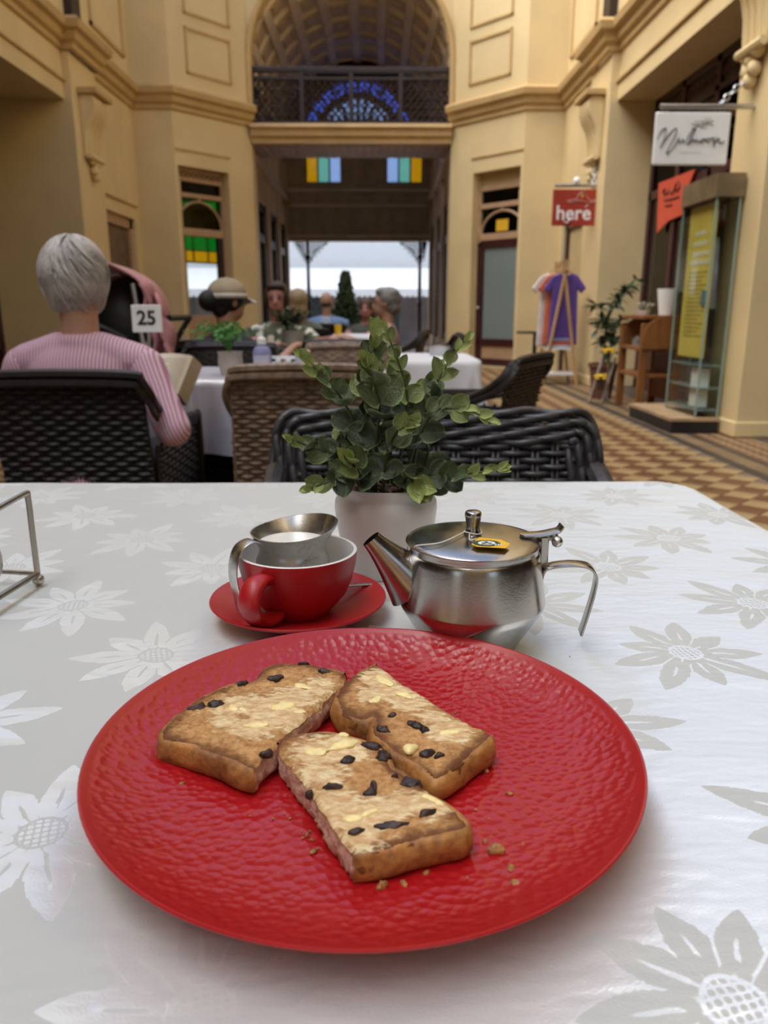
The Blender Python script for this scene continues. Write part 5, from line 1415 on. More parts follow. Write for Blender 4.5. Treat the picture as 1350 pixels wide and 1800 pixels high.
# ------------------------------------------------------------------ pram
px0 = -1.215; py0 = 3.80; pr = thing('pram', 'pink hooded pram parked beside the reader, behind the number sign', 'pram', (px0, py0, 0))
M['pink'] = pmat('pink_pram_canvas', (.52, .26, .25), .7, var=.1, bump=.3, bscale=60); M['pink2'] = pmat('pink_blanket', (.48, .22, .23), .9, var=.15, bump=.5, bscale=90)
def hood(u, v):   # arched canopy, open towards the near left, closing at the back
    a = R(-48 + 205 * u); cl_ = 1 - .55 * max(0, v - .45) ** 2 / .3
    lift_ = .03 * (1 - v) * math.sin(a)
    return Vector((px0 + .03 + (.215 * math.cos(a) - .03 * (1 - v)) * cl_, py0 - .23 + .44 * v, .955 + (.205 * math.sin(a) + lift_) * cl_ + .008 * math.sin(u * 20) * (1 - v)))
k = MB(); k.grid(hood, 30, 12); k.build('hood', M['pink'], pr, solid=.010, angle=180)
k = MB(); k.ell((px0 + .02, py0 + .06, .92), (.155, .16, .22), 18, 12); k.ell((px0 - .03, py0, .68), (.24, .20, .14), 18, 10); k.build('carry_cot', M['black'], pr)
k = MB(); k.ell((px0 - .13, py0 - .15, .90), (.07, .06, .05), 14, 8); k.ell((px0 - .11, py0 - .16, .84), (.05, .05, .05), 12, 8); k.build('pink_bundle', M['pink2'], pr)
k = MB(); k.grid(lambda u, v: (px0 + .17 + .13 * u + .05 * v + .015 * math.sin(v * 11), py0 - .24 + .08 * math.sin(u * 6), 1.10 - .34 * v - .16 * u * u + .02 * math.sin(u * 12)), 12, 14); k.build('draped_blanket', M['pink2'], pr, solid=.012, angle=180)
k = MB(); k.tube(smoothpath([(px0 - .20, py0 - .19, .90), (px0 - .05, py0 - .22, .92), (px0 + .08, py0 - .2, .86)], 5), .013, 8); k.build('bumper_bar', M['black'], pr)
k = MB(); k.tube([(px0 + .13, py0 - .2, 1.10), (px0 + .17, py0 - .2, .70)], .012, 8); k.build('hood_strut', M['steel'], pr)
k = MB()
for sy_ in (-.2, .2):
    k.tube([(px0 + .28, py0 + sy_, .95), (px0 + .05, py0 + sy_, .6), (px0 - .3, py0 + sy_, .16)], .014, 8); k.tube([(px0 - .1, py0 + sy_, .6), (px0 + .3, py0 + sy_, .16)], .014, 8)
k.tube([(px0 + .28, py0 - .2, .95), (px0 + .28, py0 + .2, .95)], .014, 8); k.build('frame', M['black'], pr)
for a in (-.3, .3):
    for sy_ in (-.22, .22):
        k = MB(); k.ring((px0 + a, py0 + sy_, .12), .1, .02, 24, 8, up=(0, 1, 0)); k.ring((px0 + a, py0 + sy_, .12), .02, .012, 10, 6, up=(0, 1, 0))
        for q in range(5): k.tube([(px0 + a, py0 + sy_, .12), (px0 + a + .09 * math.cos(q * 1.257), py0 + sy_, .12 + .09 * math.sin(q * 1.257))], .005, 5)
        k.build('wheel', M['black'], pr)
# ------------------------------------------------------------------ people
def skin_mat(name, c):
    q = NT(name); n_ = q.noise(q.coord(), 25, 3); q.set(col=q.mix(n_, shade(c, .85), shade(c, 1.1)), rough=.5, sss=.05); return q.m
M['skin_a'] = skin_mat('skin_fair', (.52, .30, .21)); M['skin_b'] = skin_mat('skin_rosy', (.42, .19, .15)); M['skin_c'] = skin_mat('skin_tan', (.46, .26, .17))
def hair_mat(name, c, st=(60, 60, 6), var=.35):
    q = NT(name); n_ = q.noise(q.mapping(q.coord(), sc=st), 2.2, 4, .65); q.set(col=q.mix(n_.step(.25, .75), shade(c, 1 - var), shade(c, 1 + var)), rough=.42, normal=q.bump(n_, .6, .01)); return q.m
def remesh(o, vox, it=6, fac=.5):
    q = o.modifiers.new('join', 'REMESH'); q.mode = 'VOXEL'; q.voxel_size = vox; q.use_smooth_shade = True
    q = o.modifiers.new('soften', 'SMOOTH'); q.factor = fac; q.iterations = it
def hand(mb, wrist, d, up, s=1., curl=.5, side=1):
    """palm and five bent fingers; d along the hand, up the back of the hand"""
    d = Vector(d).normalized(); up = Vector(up); up = (up - d * up.dot(d)).normalized(); x = d.cross(up) * side
    w_ = Vector(wrist); pc = w_ + d * .045 * s
    mb.caps([w_, pc - x * .012 * s, w_ + d * .08 * s - x * .022 * s], [.024 * s, .024 * s, .017 * s], 10)
    mb.caps([w_, pc + x * .012 * s, w_ + d * .08 * s + x * .024 * s], [.024 * s, .024 * s, .016 * s], 10)
    for i, (o, L) in enumerate(((-.030, .070), (-.010, .080), (.010, .075), (.030, .058))):
        b = w_ + d * .085 * s + x * o * s; dd = d; p = [b]
        for q in range(3):
            dd = (dd - up * curl * .45).normalized(); p.append(p[-1] + dd * L * s * (.42 - .08 * q))
        mb.caps(p, [.0095 * s, .009 * s, .0085 * s, .0075 * s], 8)
    b = w_ + d * .03 * s - x * .024 * s
    mb.caps([b, b - x * .022 * s + d * .022 * s - up * .006 * s, b - x * .026 * s + d * .052 * s - up * .014 * s], [.013 * s, .011 * s, .008 * s], 8)
def person(label, loc, rot, head_z, skin, hair, top, legs, arms, hair_parts, sleeve='long', sc=1., vox=.010, lean=0., face=False, garment='shirt', chest=(.165, .105), turn=0., extra=None):
    """seated figure facing +y before rotation; arms: {side: (elbow, wrist, handdir)} in local coordinates"""
    T = Matrix.Translation(loc) @ Matrix.Rotation(R(rot), 4, 'Z')
    r_ = thing('person', label, 'person', (loc[0], loc[1], 0))
    V = lambda x, y, z: Vector((x, y, z))
    sh = head_z - .20 * sc                      # shoulder height
    hp_ = .50
    mid = (sh + hp_) / 2
    neck = V(0, lean * 1.0, sh + .02); hc_ = V(0, lean * 1.25 + .015, head_z)
    body = MB(); gar = MB()
    HT = Matrix.Translation(hc_) @ Matrix.Rotation(R(turn), 4, 'Z')
    body.ell((0, -.008, .015), (.074 * sc, .092 * sc, .098 * sc), 18, 12, HT)
    body.ell((0, .032, -.048), (.054 * sc, .058 * sc, .066 * sc), 16, 10, HT)
    body.caps([Vector((0, .085, .0)) * sc, Vector((0, .100, -.028)) * sc], [.009, .014], 8, HT)
    for sg in (1, -1): body.ell((sg * .076 * sc, -.005, -.01), (.010, .020, .030), 8, 6, HT)
    body.ell((0, .082 * sc, -.066), (.026, .012, .012), 8, 6, HT)
    body.caps([hc_ + V(0, -.025, -.06), neck + V(0, -.005, .0), V(0, lean * .9, sh - .05)], [.053 * sc, .054 * sc, .07 * sc], 12)
    tor = [(V(0, lean * .9, sh - .09), (chest[0], chest[1], .13)), (V(0, lean * .7, mid + .05), (chest[0] * .98, chest[1] * 1.08, .15)), (V(0, lean * .3, mid - .06), (chest[0] * .95, chest[1] * 1.15, .15)), (V(0, 0, hp_), (.18, .14, .12))]
    for c, r in tor: body.ell(c, (r[0] * .93, r[1] * .93, r[2] * .95), 16, 10); gar.ell(c, r, 18, 12)
    gar.caps([V(-chest[0] * .95, lean * .9, sh - .045), V(-.06, lean * .9 - .01, sh - .012), V(.06, lean * .9 - .01, sh - .012), V(chest[0] * .95, lean * .9, sh - .045)], [.058, .060, .060, .058], 12)
    gar.ell(V(0, lean * .9 - .008, sh + .018), (.074, .068, .034), 16, 8)
    slv = []
    for sg in (1, -1):
        s0 = V(sg * chest[0] * 1.02, lean * .9, sh - .055); el, wr, hdv = arms[sg]
        el, wr = V(*el), V(*wr)
        body.caps([s0, s0.lerp(el, .5), el, el.lerp(wr, .35), wr], [.050, .043, .036, .035, .024], 12)
        hand(body, wr, hdv, (0, 0, 1), .95, .5, sg)
        g = MB()
        if sleeve == 'long': g.caps([s0, s0.lerp(el, .5), el, el.lerp(wr, .4), wr.lerp(el, .06)], [.060, .054, .052, .047, .037], 14)
        else: g.caps([s0, s0.lerp(el, .45), s0.lerp(el, .8)], [.062, .058, .054], 14)
        slv.append((g, s0, el))
    for sg in (1, -1):
        body.caps([V(sg * .09, .02, .49), V(sg * .10, .42, .50), V(sg * .10, .42, .09), V(sg * .10, .50, .05)], [.075, .055, .04, .035], 12)
    for mb in [body, gar] + [g for g, _, _ in slv]: mb.v = [T @ v for v in mb.v]
    o = body.build('body', skin, r_); remesh(o, vox, 4)
    g_ = gar.build(garment, top[0], r_); remesh(g_, vox * 1.15, 8)
    for g, s0, el in slv:
        o = g.build('sleeve', top[1], r_)
        remesh(o, vox, 6)
    tr = MB()
    for sg in (1, -1): tr.caps([V(sg * .09, 0, .49), V(sg * .10, .42, .50), V(sg * .10, .42, .12)], [.09, .066, .052], 12)
    tr.v = [T @ v for v in tr.v]; o = tr.build('trousers', legs, r_); remesh(o, vox * 1.4, 4)
    hb = MB()
    for c, r in hair_parts: hb.ell(c, r, 18, 12, T @ HT)
    ho = hb.build('hair', hair, r_); remesh(ho, vox * .8, 3)
    if face:
        for sg in (1, -1):
            k = MB(); k.ell((sg * .03, .079, .004), (.013, .007, .007), 10, 6, T @ HT); k.build('eye', M['black'], r_)
            k = MB(); k.tube([T @ HT @ Vector((sg * .017, .090, .022)), T @ HT @ Vector((sg * .032, .086, .026)), T @ HT @ Vector((sg * .045, .074, .02))], .004, 6); k.build('eyebrow', hair, r_)
        k = MB(); k.ell((0, .091, -.066), (.024, .006, .006), 10, 6, T @ HT); k.build('mouth', pmat('lips_%d' % len(bpy.data.materials), (.30, .07, .07), .4), r_)
    return r_, T, HT
# pink pinstripe
def stripes(name, axis, rotz=0.):
    q = NT(name); co = q.mapping(q.coord(), rot=(0, 0, rotz))
    x, y, z = q.xyz(co); u = (x, y, z)[axis]
    st = ((u + (q.noise(co, 6, 2) - .5) * .012) * 620.).f('SINE')
    q.set(col=q.mix(st.step(-.5, .5), (.44, .20, .30), (.70, .52, .60)), rough=.75, normal=q.bump(st * .3 + q.noise(co, 14, 3) * 2, .5, .004)); return q.m
q = NT('pink_stripe_sleeve'); co = q.coord(); x, y, z = q.xyz(co)
st = ((x * .93 + z * .36 + (q.noise(co, 6, 2) - .5) * .01) * 620.).f('SINE')
q.set(col=q.mix(st.step(-.5, .5), (.44, .20, .30), (.70, .52, .60)), rough=.75, normal=q.bump(st * .3 + q.noise(co, 14, 3) * 2, .5, .004)); M['stripe_slv'] = q.m
M['stripe'] = stripes('pink_stripe_cotton', 0)
M['grey_hair'] = hair_mat('silver_hair', (.46, .44, .43), var=.3); M['trs'] = pmat('dark_trousers', (.03, .03, .04), .8)
WX, WY = -.838, 2.30
wr_, WT, WHT = person('grey-haired person seen from behind in a pink striped blouse, reading a book', (WX - .024, WY, 0), -4, 1.078, M['skin_a'], M['grey_hair'], (M['stripe'], M['stripe_slv']), M['trs'],
    {1: ((.280, -.055, .650), (.165, .175, .735), (.0, .75, .6)), -1: ((-.26, .03, .66), (-.02, .25, .72), (.6, .5, .4))},
    [((0, -.012, .022), (.085, .098, .090)), ((0, -.038, -.025), (.081, .078, .070)), ((.0, -.045, -.062), (.056, .050, .050)), ((.048, -.02, -.02), (.042, .07, .055)), ((-.048, -.02, -.02), (.042, .07, .055))],
    lean=.02, vox=.0075, garment='blouse', chest=(.178, .11), turn=-12)
# combed strands over the hair cap
M['strand'] = hair_mat('silver_strand', (.55, .53, .52), st=(8, 8, 8), var=.25)
k = MB(); hm = WT @ WHT
def hrad(z):
    if z > .0: return .0875 * math.sqrt(max(0, 1 - ((z - .0) / .1135) ** 2)) + .0
    return .0875 - .034 * (-z / .105) ** 1.6
for i in range(620):
    a = rnd.uniform(0, 6.283); z0 = .1125 - .15 * rnd.random() ** 1.6; ln = rnd.uniform(.05, .10); pts = []
    for q_ in range(7):
        z = max(-.102, z0 - ln * q_ / 6 * (1 if z0 < .08 else .8)); aa = a + .45 * math.sin(q_ * .25 + a * 2)
        r = hrad(z) * (1.02 + .02 * math.sin(i * 1.7)) + .002
        pts.append(Vector((r * math.cos(aa), -.02 + r * 1.13 * math.sin(aa), z + .003)))
    if pts[-1].y > .045 and pts[-1].z < .05: continue
    k.tube([hm @ p for p in pts], [.0014, .002, .0022, .0022, .002, .0015, .0005], 4, caps=False)
k.build('combed_hair', M['strand'], wr_, kind='stuff')
# glasses arm at the temple
k = MB(); k.tube([hm @ Vector((.082, .0, .0)), hm @ Vector((.086, .06, .008)), hm @ Vector((.07, .10, .005))], .002, 6); k.build('glasses', M['black'], wr_)
# the book
bc_ = at_y(312, 690, 2.47); bk_ = thing('open_book', 'open paperback with cream pages held by the grey-haired reader', 'book', bc_)
M['page'] = pmat('cream_page', (.78, .73, .58), .8, var=.04); M['page_edge'] = pmat('page_edge', (.58, .50, .36), .8, var=.08, vscale=60); M['cover'] = pmat('book_cover', (.30, .24, .17), .6)
S0, S1 = at_y(313, 692, 2.47), at_y(339, 626, 2.55)
for nm, A0, A1 in (('left_pages', at_y(252, 700, 2.42), at_y(280, 622, 2.50)), ('right_pages', at_y(328, 714, 2.58), at_y(356, 643, 2.66))):
    def pg(u, v, d):
        b_ = S0.lerp(S1, v); e_ = A0.lerp(A1, v); nrm = (A0 - S0).cross(S1 - S0).normalized()
        if nrm.y > 0: nrm = -nrm
        return b_.lerp(e_, u) + nrm * (.012 * math.sin(u * 3.0) * (1 if nm == 'left_pages' else .2) - d)
    nn = 8; vs = []; fs = []
    for d in (0, .013):
        for i in range(nn + 1):
            for v in (0, 1): vs.append(pg(i / nn, v, d))
    o2 = 2 * (nn + 1)
    for i in range(nn):
        a = 2 * i; fs += [(a, a + 1, a + 3, a + 2), (o2 + a, o2 + a + 2, o2 + a + 3, o2 + a + 1), (a, a + 2, o2 + a + 2, o2 + a), (a + 1, o2 + a + 1, o2 + a + 3, a + 3)]
    fs += [(0, o2, o2 + 1, 1), (2 * nn, 2 * nn + 1, o2 + 2 * nn + 1, o2 + 2 * nn)]
    k = MB(); k.add(vs, fs); k.build(nm, M['page'] if nm == 'left_pages' else M['page_edge'], bk_, angle=30)
    k = MB(); k.grid(lambda u, v: pg(u * 1.03, v * 1.04 - .02, .0155), 9, 2); k.build('cover', M['cover'], bk_, solid=.002)
    if nm == 'left_pages':
        k = MB()
        for row in range(13):
            v = .14 + row * .06; e = .88 if row % 5 else .6; us = [.12 + (e - .12) * q_ / 6 for q_ in range(7)]
            for q_ in range(6): k.add([pg(us[q_], v, -.0008), pg(us[q_ + 1], v, -.0008), pg(us[q_ + 1], v + .016, -.0008), pg(us[q_], v + .016, -.0008)], [(0, 1, 2, 3)])
        k.build('printed_lines', pmat('print_grey', (.52, .48, .40), .8), bk_, smooth=False)
M['blk_tee'] = pmat('black_cotton', (.016, .016, .019), .8, bump=.3, bscale=25, bdist=.01)
M['blk_hair'] = hair_mat('black_hair', (.012, .009, .009))
p2, T2_, H2 = person('person in a beige cap and black top, seen from behind', (at_y(398, 540, 4.45).x, 4.45, 0), -48, 1.035, M['skin_c'], M['blk_hair'], (M['blk_tee'], M['blk_tee']), M['trs'],
    {1: ((.25, .12, .66), (.16, .34, .78), (-.3, .9, .1)), -1: ((-.25, .10, .66), (-.12, .32, .78), (.3, .9, .1))},
    [((0, -.012, .012), (.082, .10, .092)), ((0, -.125, .0), (.05, .06, .06)), ((0, -.05, -.05), (.055, .05, .05))], sleeve='short', vox=.012, chest=(.20, .12))
cap_ = thing('baseball_cap', 'beige cap with a pale brim worn by the person in black', 'cap', T2_ @ H2 @ Vector((0, 0, .03)))
M['capc'] = pmat('beige_cap', (.34, .28, .19), .8, bump=.3, bscale=80); M['capw'] = pmat('cap_brim', (.55, .52, .48), .8)
k = MB(); k.grid(lambda u, v: (T2_ @ H2) @ Vector((.094 * math.cos(u * 6.283) * math.cos(v * 1.5), -.008 + .112 * math.sin(u * 6.283) * math.cos(v * 1.5), .035 + .088 * math.sin(v * 1.5))), 28, 9, cu=True); k.build('crown', M['capc'], cap_, solid=.004)
k = MB(); k.grid(lambda u, v: (T2_ @ H2) @ Vector((.097 * math.cos(u * 6.283), -.008 + .115 * math.sin(u * 6.283), .012 + .028 * v)), 28, 2, cu=True); k.build('band', M['capw'], cap_, solid=.003)
k = MB(); k.grid(lambda u, v: (T2_ @ H2) @ Vector(((u - .5) * .16 * (1 - .25 * v), .095 + .085 * v * (1 - (2 * u - 1) ** 2 * .5), .022 - .025 * v - .02 * (2 * u - 1) ** 2)), 9, 6); k.build('brim', M['capw'], cap_, solid=.004)

q = NT('green_floral_cotton'); co = q.coord(); v_ = q.n('ShaderNodeTexVoronoi'); v_.inputs['Scale'].default_value = 13; q.l(co, v_.inputs['Vector'])
fm = (Ex(q.t, v_.outputs['Distance']) + (q.noise(co, 40, 2) - .5) * .3)
q.set(col=q.mix(fm.step(.28, .40), (.62, .60, .50), q.mix(q.noise(co, 9, 3).step(.4, .6), (.045, .06, .03), (.11, .125, .075))), rough=.8); M['floral'] = q.m
M['red_hair'] = hair_mat('dark_auburn_hair', (.035, .014, .012))
x3 = at_y(487, 530, 5.75).x
person('smiling person with short dark hair in a green floral top, arm stretched across the table', (x3, 5.75, 0), 180, 1.06, M['skin_b'], M['red_hair'], (M['floral'], M['floral']), M['trs'],
    {-1: ((-.30, .22, .76), (-.42, .52, .80), (-.3, .9, -.12)), 1: ((.26, .15, .70), (.12, .38, .79), (-.4, .9, 0))},
    [((0, -.03, .045), (.088, .095, .085)), ((.062, -.005, .01), (.030, .060, .075)), ((-.062, -.005, .01), (.030, .060, .075)), ((0, .045, .085), (.065, .04, .03))], sleeve='short', vox=.012, face=True, chest=(.21, .13))
M['blonde'] = hair_mat('blonde_hair', (.34, .24, .13)); M['sage'] = pmat('sage_knit', (.13, .15, .10), .9, bump=.3)
person('blonde person seen from behind at a far table', (at_y(524, 535, 7.2).x, 7.2, 0), 10, 1.06, M['skin_a'], M['blonde'], (M['sage'], M['sage']), M['trs'],
    {1: ((.24, .1, .66), (.14, .34, .76), (-.3, .9, 0)), -1: ((-.24, .1, .66), (-.14, .34, .76), (.3, .9, 0))},
    [((0, -.015, .02), (.092, .105, .098)), ((0, -.05, -.07), (.085, .06, .10)), ((0, -.055, -.16), (.07, .045, .07))], vox=.015)
M['blue_shirt'] = pmat('pale_blue_shirt', (.17, .26, .44), .8, var=.1)
p5_, T5_, H5_ = person('balding person in a light blue printed shirt, seen from behind', (at_y(574, 540, 9.5).x, 9.5, 0), 0, 1.08, M['skin_c'], M['red_hair'], (M['blue_shirt'], M['blue_shirt']), M['trs'],
    {1: ((.26, .1, .66), (.16, .34, .76), (-.3, .9, 0)), -1: ((-.26, .1, .66), (-.16, .34, .76), (.3, .9, 0))},
    [((0, -.062, -.03), (.066, .036, .03))], sleeve='short', vox=.015, chest=(.21, .13))
k = MB()
for i_ in range(3): k.ring((p5_.location.x, 9.5 - .15, .86 - .06 * i_), .035 + .012 * (i_ == 1), .011, 12, 5, up=(0, 1, 0))
k.build('shirt_print', M['white'], p5_)
M['curly'] = hair_mat('grey_curls', (.20, .19, .18), st=(30, 30, 30), var=.6); M['peach'] = pmat('dusty_pink_top', (.36, .22, .20), .85)
person('person with curly grey hair in a dusty pink top, in profile facing left', (at_y(680, 540, 6.45).x, 6.45, 0), 88, 1.04, M['skin_c'], M['curly'], (M['peach'], M['peach']), M['trs'],
    {1: ((.24, .12, .66), (.16, .36, .77), (-.3, .9, 0)), -1: ((-.24, .12, .66), (-.14, .34, .77), (.3, .9, 0))},
    [((0, -.035, .035), (.095, .10, .092)), ((0, -.06, -.03), (.082, .072, .07)), ((0, .02, .085), (.07, .06, .04)), ((.04, -.06, .07), (.05, .05, .05)), ((-.04, -.06, .07), (.05, .05, .05))], sleeve='short', vox=.012, face=True)
M['brn_hair'] = hair_mat('brown_hair', (.07, .03, .018)); M['greytop'] = pmat('dark_grey_top', (.07, .075, .065), .9)
person('brown-haired person at the far white table, beside the conifer', (at_y(644, 548, 8.65).x, 8.65, 0), 170, 1.0, M['skin_b'], M['brn_hair'], (M['greytop'], M['greytop']), M['trs'],
    {1: ((.24, .1, .66), (.14, .34, .76), (-.3, .9, 0)), -1: ((-.24, .1, .66), (-.14, .34, .76), (.3, .9, 0))},
    [((0, -.02, .03), (.090, .10, .092)), ((0, -.05, -.08), (.085, .05, .10))], vox=.015, face=True)
for nm, lb, x, y, rot in (('b', 'black wicker chair under the blonde person', at_y(524, 535, 7.2).x, 7.25, 10), ('c', 'black wicker chair under the person in the light blue shirt', at_y(574, 540, 9.5).x, 9.55, 0),
                          ('d', 'black wicker chair under the brown-haired person by the conifer', at_y(644, 548, 8.65).x, 8.62, 170), ('e', 'black wicker chair under the person in the floral top', x3, 5.72, 180)):
    wicker_chair(lb, x, y, rot, M['w_black'], .8)

# ------------------------------------------------------------------ hanging signs
def chain(mb, a, b, n, r=.02, w_=.004):
    a, b = Vector(a), Vector(b); d = (b - a).normalized(); q = d.to_track_quat('X', 'Z').to_matrix().to_4x4()
    for i in range(n):
        c = a.lerp(b, (i + .5) / n); T = Matrix.Translation(c) @ q @ Matrix.Rotation(R(90) * (i % 2), 4, 'X')
        L = (b - a).length / n * .62
        mb.tube([(L * math.cos(t) , r * math.sin(t), 0) for t in [j * 6.283 / 12 for j in range(12)]], w_, 5, closed=True, T=T)
SY = 6.33
a = at_y(1160, 187, SY); b = at_y(1297, 187, SY)
s1 = thing('hanging_sign', 'white hanging shop sign with grey script and a small flower, on a metal bar', 'sign', at_y(1217, 290, SY), 'hanging shop signs')
k = MB(); k.tube([a, Vector((2.86, SY, a.z))], .019, 10); k.build('sign_bar', M['steel'], s1)
k = MB(); chain(k, at_y(1265, 183, SY), Vector((2.84, SY + .06, at_y(1300, 122, SY).z)), 7, .02, .006); k.build('chain', M['steel'], s1)
x0_, x1_ = at_y(1149, 240, SY).x, at_y(1281, 240, SY).x; z0_, z1_ = at_y(1215, 291, SY).z, at_y(1215, 197, SY).z
k = MB(); k.box(x0_, x1_, SY - .012, SY + .012, z0_, z1_); k.build('sign_board', M['white'], s1, smooth=False, bevel=.012)
for f_ in (.12, .88):
    k = MB(); xx = x0_ + (x1_ - x0_) * f_; k.ring((xx, SY, z1_ + .012), .016, .004, 12, 5, up=(0, 1, 0)); k.build('eyelet', M['steel'], s1)
M['ink'] = pmat('grey_sign_ink', (.13, .135, .14), .6)
def strokes(mb, P, x0, x1, z0, z1, y, wd):
    for s_ in P:
        pts = smoothpath([(x0 + (x1 - x0) * u, y, z0 + (z1 - z0) * v) for u, v in s_], 6); n = len(pts)
        mb.tube(pts, [wd * (.55 + .6 * abs(math.sin(i * .21))) for i in range(n)], 6, flat=.3)
k = MB()
strokes(k, [[(.04, .50), (.09, .66), (.15, .68), (.13, .50), (.09, .34)], [(.09, .34), (.16, .52), (.24, .67), (.29, .68), (.27, .55), (.21, .36), (.18, .24), (.20, .23), (.27, .36), (.33, .52)],
            [(.33, .50), (.34, .44), (.36, .44), (.38, .50), (.39, .44), (.42, .46)], [(.42, .46), (.48, .62), (.53, .71), (.52, .62), (.47, .46), (.44, .40), (.48, .43), (.53, .50)],
            [(.53, .50), (.54, .44), (.57, .50), (.58, .44), (.61, .47)], [(.64, .50), (.62, .45), (.65, .44), (.67, .49), (.64, .50)], [(.67, .49), (.70, .50), (.69, .45), (.72, .44), (.74, .49), (.71, .51)],
            [(.74, .50), (.77, .52), (.80, .50), (.78, .45), (.82, .44)], [(.82, .44), (.85, .50), (.87, .49), (.86, .44), (.90, .43), (.94, .47)],
            [(.83, .55), (.81, .40), (.78, .38)]], x0_, x1_, z0_, z1_, SY - .0135, .0105)
k.build('script_lettering', M['ink'], s1)
k = MB()
for cx_, cz_, r_ in ((.56, .74, .09), (.69, .79, .085)):
    for i in range(7):
        an = R(-20 + i * 45); strokes(k, [[(cx_, cz_), (cx_ + r_ * .6 * math.cos(an), cz_ + r_ * math.sin(an)), (cx_ + r_ * math.cos(an), cz_ + r_ * 1.25 * math.sin(an))]], x0_, x1_, z0_, z1_, SY - .0135, .004)
k.build('flower_motif', M['ink'], s1)
k = MB()
for i in range(9):
    u = .36 + i * .033; strokes(k, [[(u, .22), (u + .006, .26), (u + .012, .22)], [(u + .014, .25), (u + .018, .22)]], x0_, x1_, z0_, z1_, SY - .0125, .0022)
k.build('small_lettering', pmat('pale_sign_ink', (.42, .43, .43), .6), s1)

HY = 10.62
s2 = thing('hanging_sign', 'red hanging shop sign reading here in white letters, on a metal bar', 'sign', at_y(1010, 397, HY), 'hanging shop signs')
a = at_y(976, 326, HY); k = MB(); k.tube([a, Vector((2.845, HY, a.z))], .022, 10); k.build('sign_bar', M['steel'], s2)
k = MB(); k.ell(at_y(1014, 318, HY), (.045, .04, .05), 12, 8); k.build('bar_lamp', M['white'], s2)
k = MB(); chain(k, at_y(1044, 323, HY), Vector((2.83, HY + .05, at_y(1066, 285, HY).z)), 5, .028, .010); k.build('chain', M['white'], s2)
x0_, x1_ = at_y(971, 365, HY).x, at_y(1050, 365, HY).x; z0_, z1_ = at_y(1010, 397, HY).z, at_y(1010, 333, HY).z
k = MB(); k.box(x0_, x1_, HY - .015, HY + .015, z0_, z1_); k.build('sign_board', pmat('red_sign_paint', (.36, .035, .018), .5, var=.05), s2, smooth=False, bevel=.006)
W_, H_ = x1_ - x0_, z1_ - z0_
text_mesh('here', H_ * .56, Matrix.Translation((x0_ + W_ * .47, HY - .0165, z0_ + H_ * .34)) @ RX, offset=.004).build('lettering', M['white'], s2, smooth=False)
k = MB(); strokes(k, [[(.24, .20), (.28, .09), (.34, .09), (.40, .20)]], x0_, x1_, z0_, z1_, HY - .017, .026)
strokes(k, [[(.72, .50), (.78, .58)]], x0_, x1_, z0_, z1_, HY - .017, .014)
strokes(k, [[(.32, .68), (.42, .70), (.52, .74), (.56, .86), (.64, .93), (.72, .88), (.76, .76), (.84, .69), (.94, .70), (.84, .64), (.72, .66), (.62, .70), (.52, .67), (.40, .64), (.32, .68)]], x0_, x1_, z0_, z1_, HY - .017, .008)
k.build('flourish', M['white'], s2)
k = MB(); k.ell((x0_ + W_ * .645, HY - .016, z0_ + H_ * .82), (.02, .005, .02), 10, 6); k.build('flower_dot', pmat('sign_yellow', (.6, .4, .02), .5), s2)
# ------------------------------------------------------------------ in front of the right-hand shops
M['pine'] = pmat('pale_pine', (.50, .30, .13), .55, vscale=10, stretch=(1, 1, .15)); M['oak'] = pmat('oak_brown', (.22, .085, .022), .45, var=.25, vscale=12, stretch=(1, 1, .2))
# clothes rack
ex, ey = 2.49, 10.75
rk = thing('clothes_rack', 'pale wooden A-frame clothes rack with T-shirts by the red sign', 'clothes rack', (ex, ey, 0))
tz_ = 1.62
for yy in (ey - .22, ey + .22):
    for sg in (-1, 1):
        k = MB(); k.tube([(ex + sg * .235, yy, 0), (ex - sg * .03, yy, tz_)], .022, 8); k.build('leg', M['pine'], rk)
k = MB(); k.tube([(ex, ey - .3, tz_ - .12), (ex, ey + .3, tz_ - .12)], .018, 8); k.build('hanging_rail', M['pine'], rk)
k = MB(); k.box(ex - .21, ex + .21, ey - .2, ey + .2, .13, .16); k.build('shelf', M['white'], rk, smooth=False)
k = MB(); k.box(ex - .17, ex + .17, ey - .2, ey + .2, .47, .49); k.build('shelf', M['white'], rk, smooth=False)
def tee(label, x, y, z, mat, s_=1., yaw=0.):
    r_ = thing('t_shirt', label, 'T-shirt', (x, y, z - .95 * s_), 'T-shirts on the rack')
    out = [(-.07, 0), (-.05, -.03), (.05, -.03), (.07, 0), (.17, -.04), (.29, -.20), (.22, -.27), (.17, -.19), (.20, -.95), (-.20, -.95), (-.17, -.19), (-.22, -.27), (-.29, -.20), (-.17, -.04)]
    T = Matrix.Translation((x, y, z)) @ Matrix.Rotation(yaw, 4, 'Z') @ RX
    k = MB(); k.prism([(a * s_, b * s_) for a, b in out], -.03, .03, T); k.build('shirt_body', mat, r_, smooth=False, bevel=.02)
    k = MB(); k.tube(smoothpath([T @ Vector((-.15 * s_, -.035, 0)), T @ Vector((0, .03, 0)), T @ Vector((.15 * s_, -.035, 0))], 4), .008, 6); k.tube(smoothpath([T @ Vector((0, .03, 0)), T @ Vector((0, .07, 0)), T @ Vector((.03, .09, 0)), T @ Vector((.03, .06, 0))], 4), .005, 6); k.build('hanger', M['pine'], r_)
    return r_
tee('purple T-shirt hanging at the front of the wooden rack', ex + .03, ey - .12, tz_ - .16, pmat('purple_cotton', (.10, .05, .26), .8, var=.15, bump=.3, bscale=12, bdist=.02), .98)
tee('orange T-shirt hanging behind the purple one', ex - .03, ey - .03, tz_ - .16, pmat('orange_cotton', (.55, .14, .06), .8), .98)
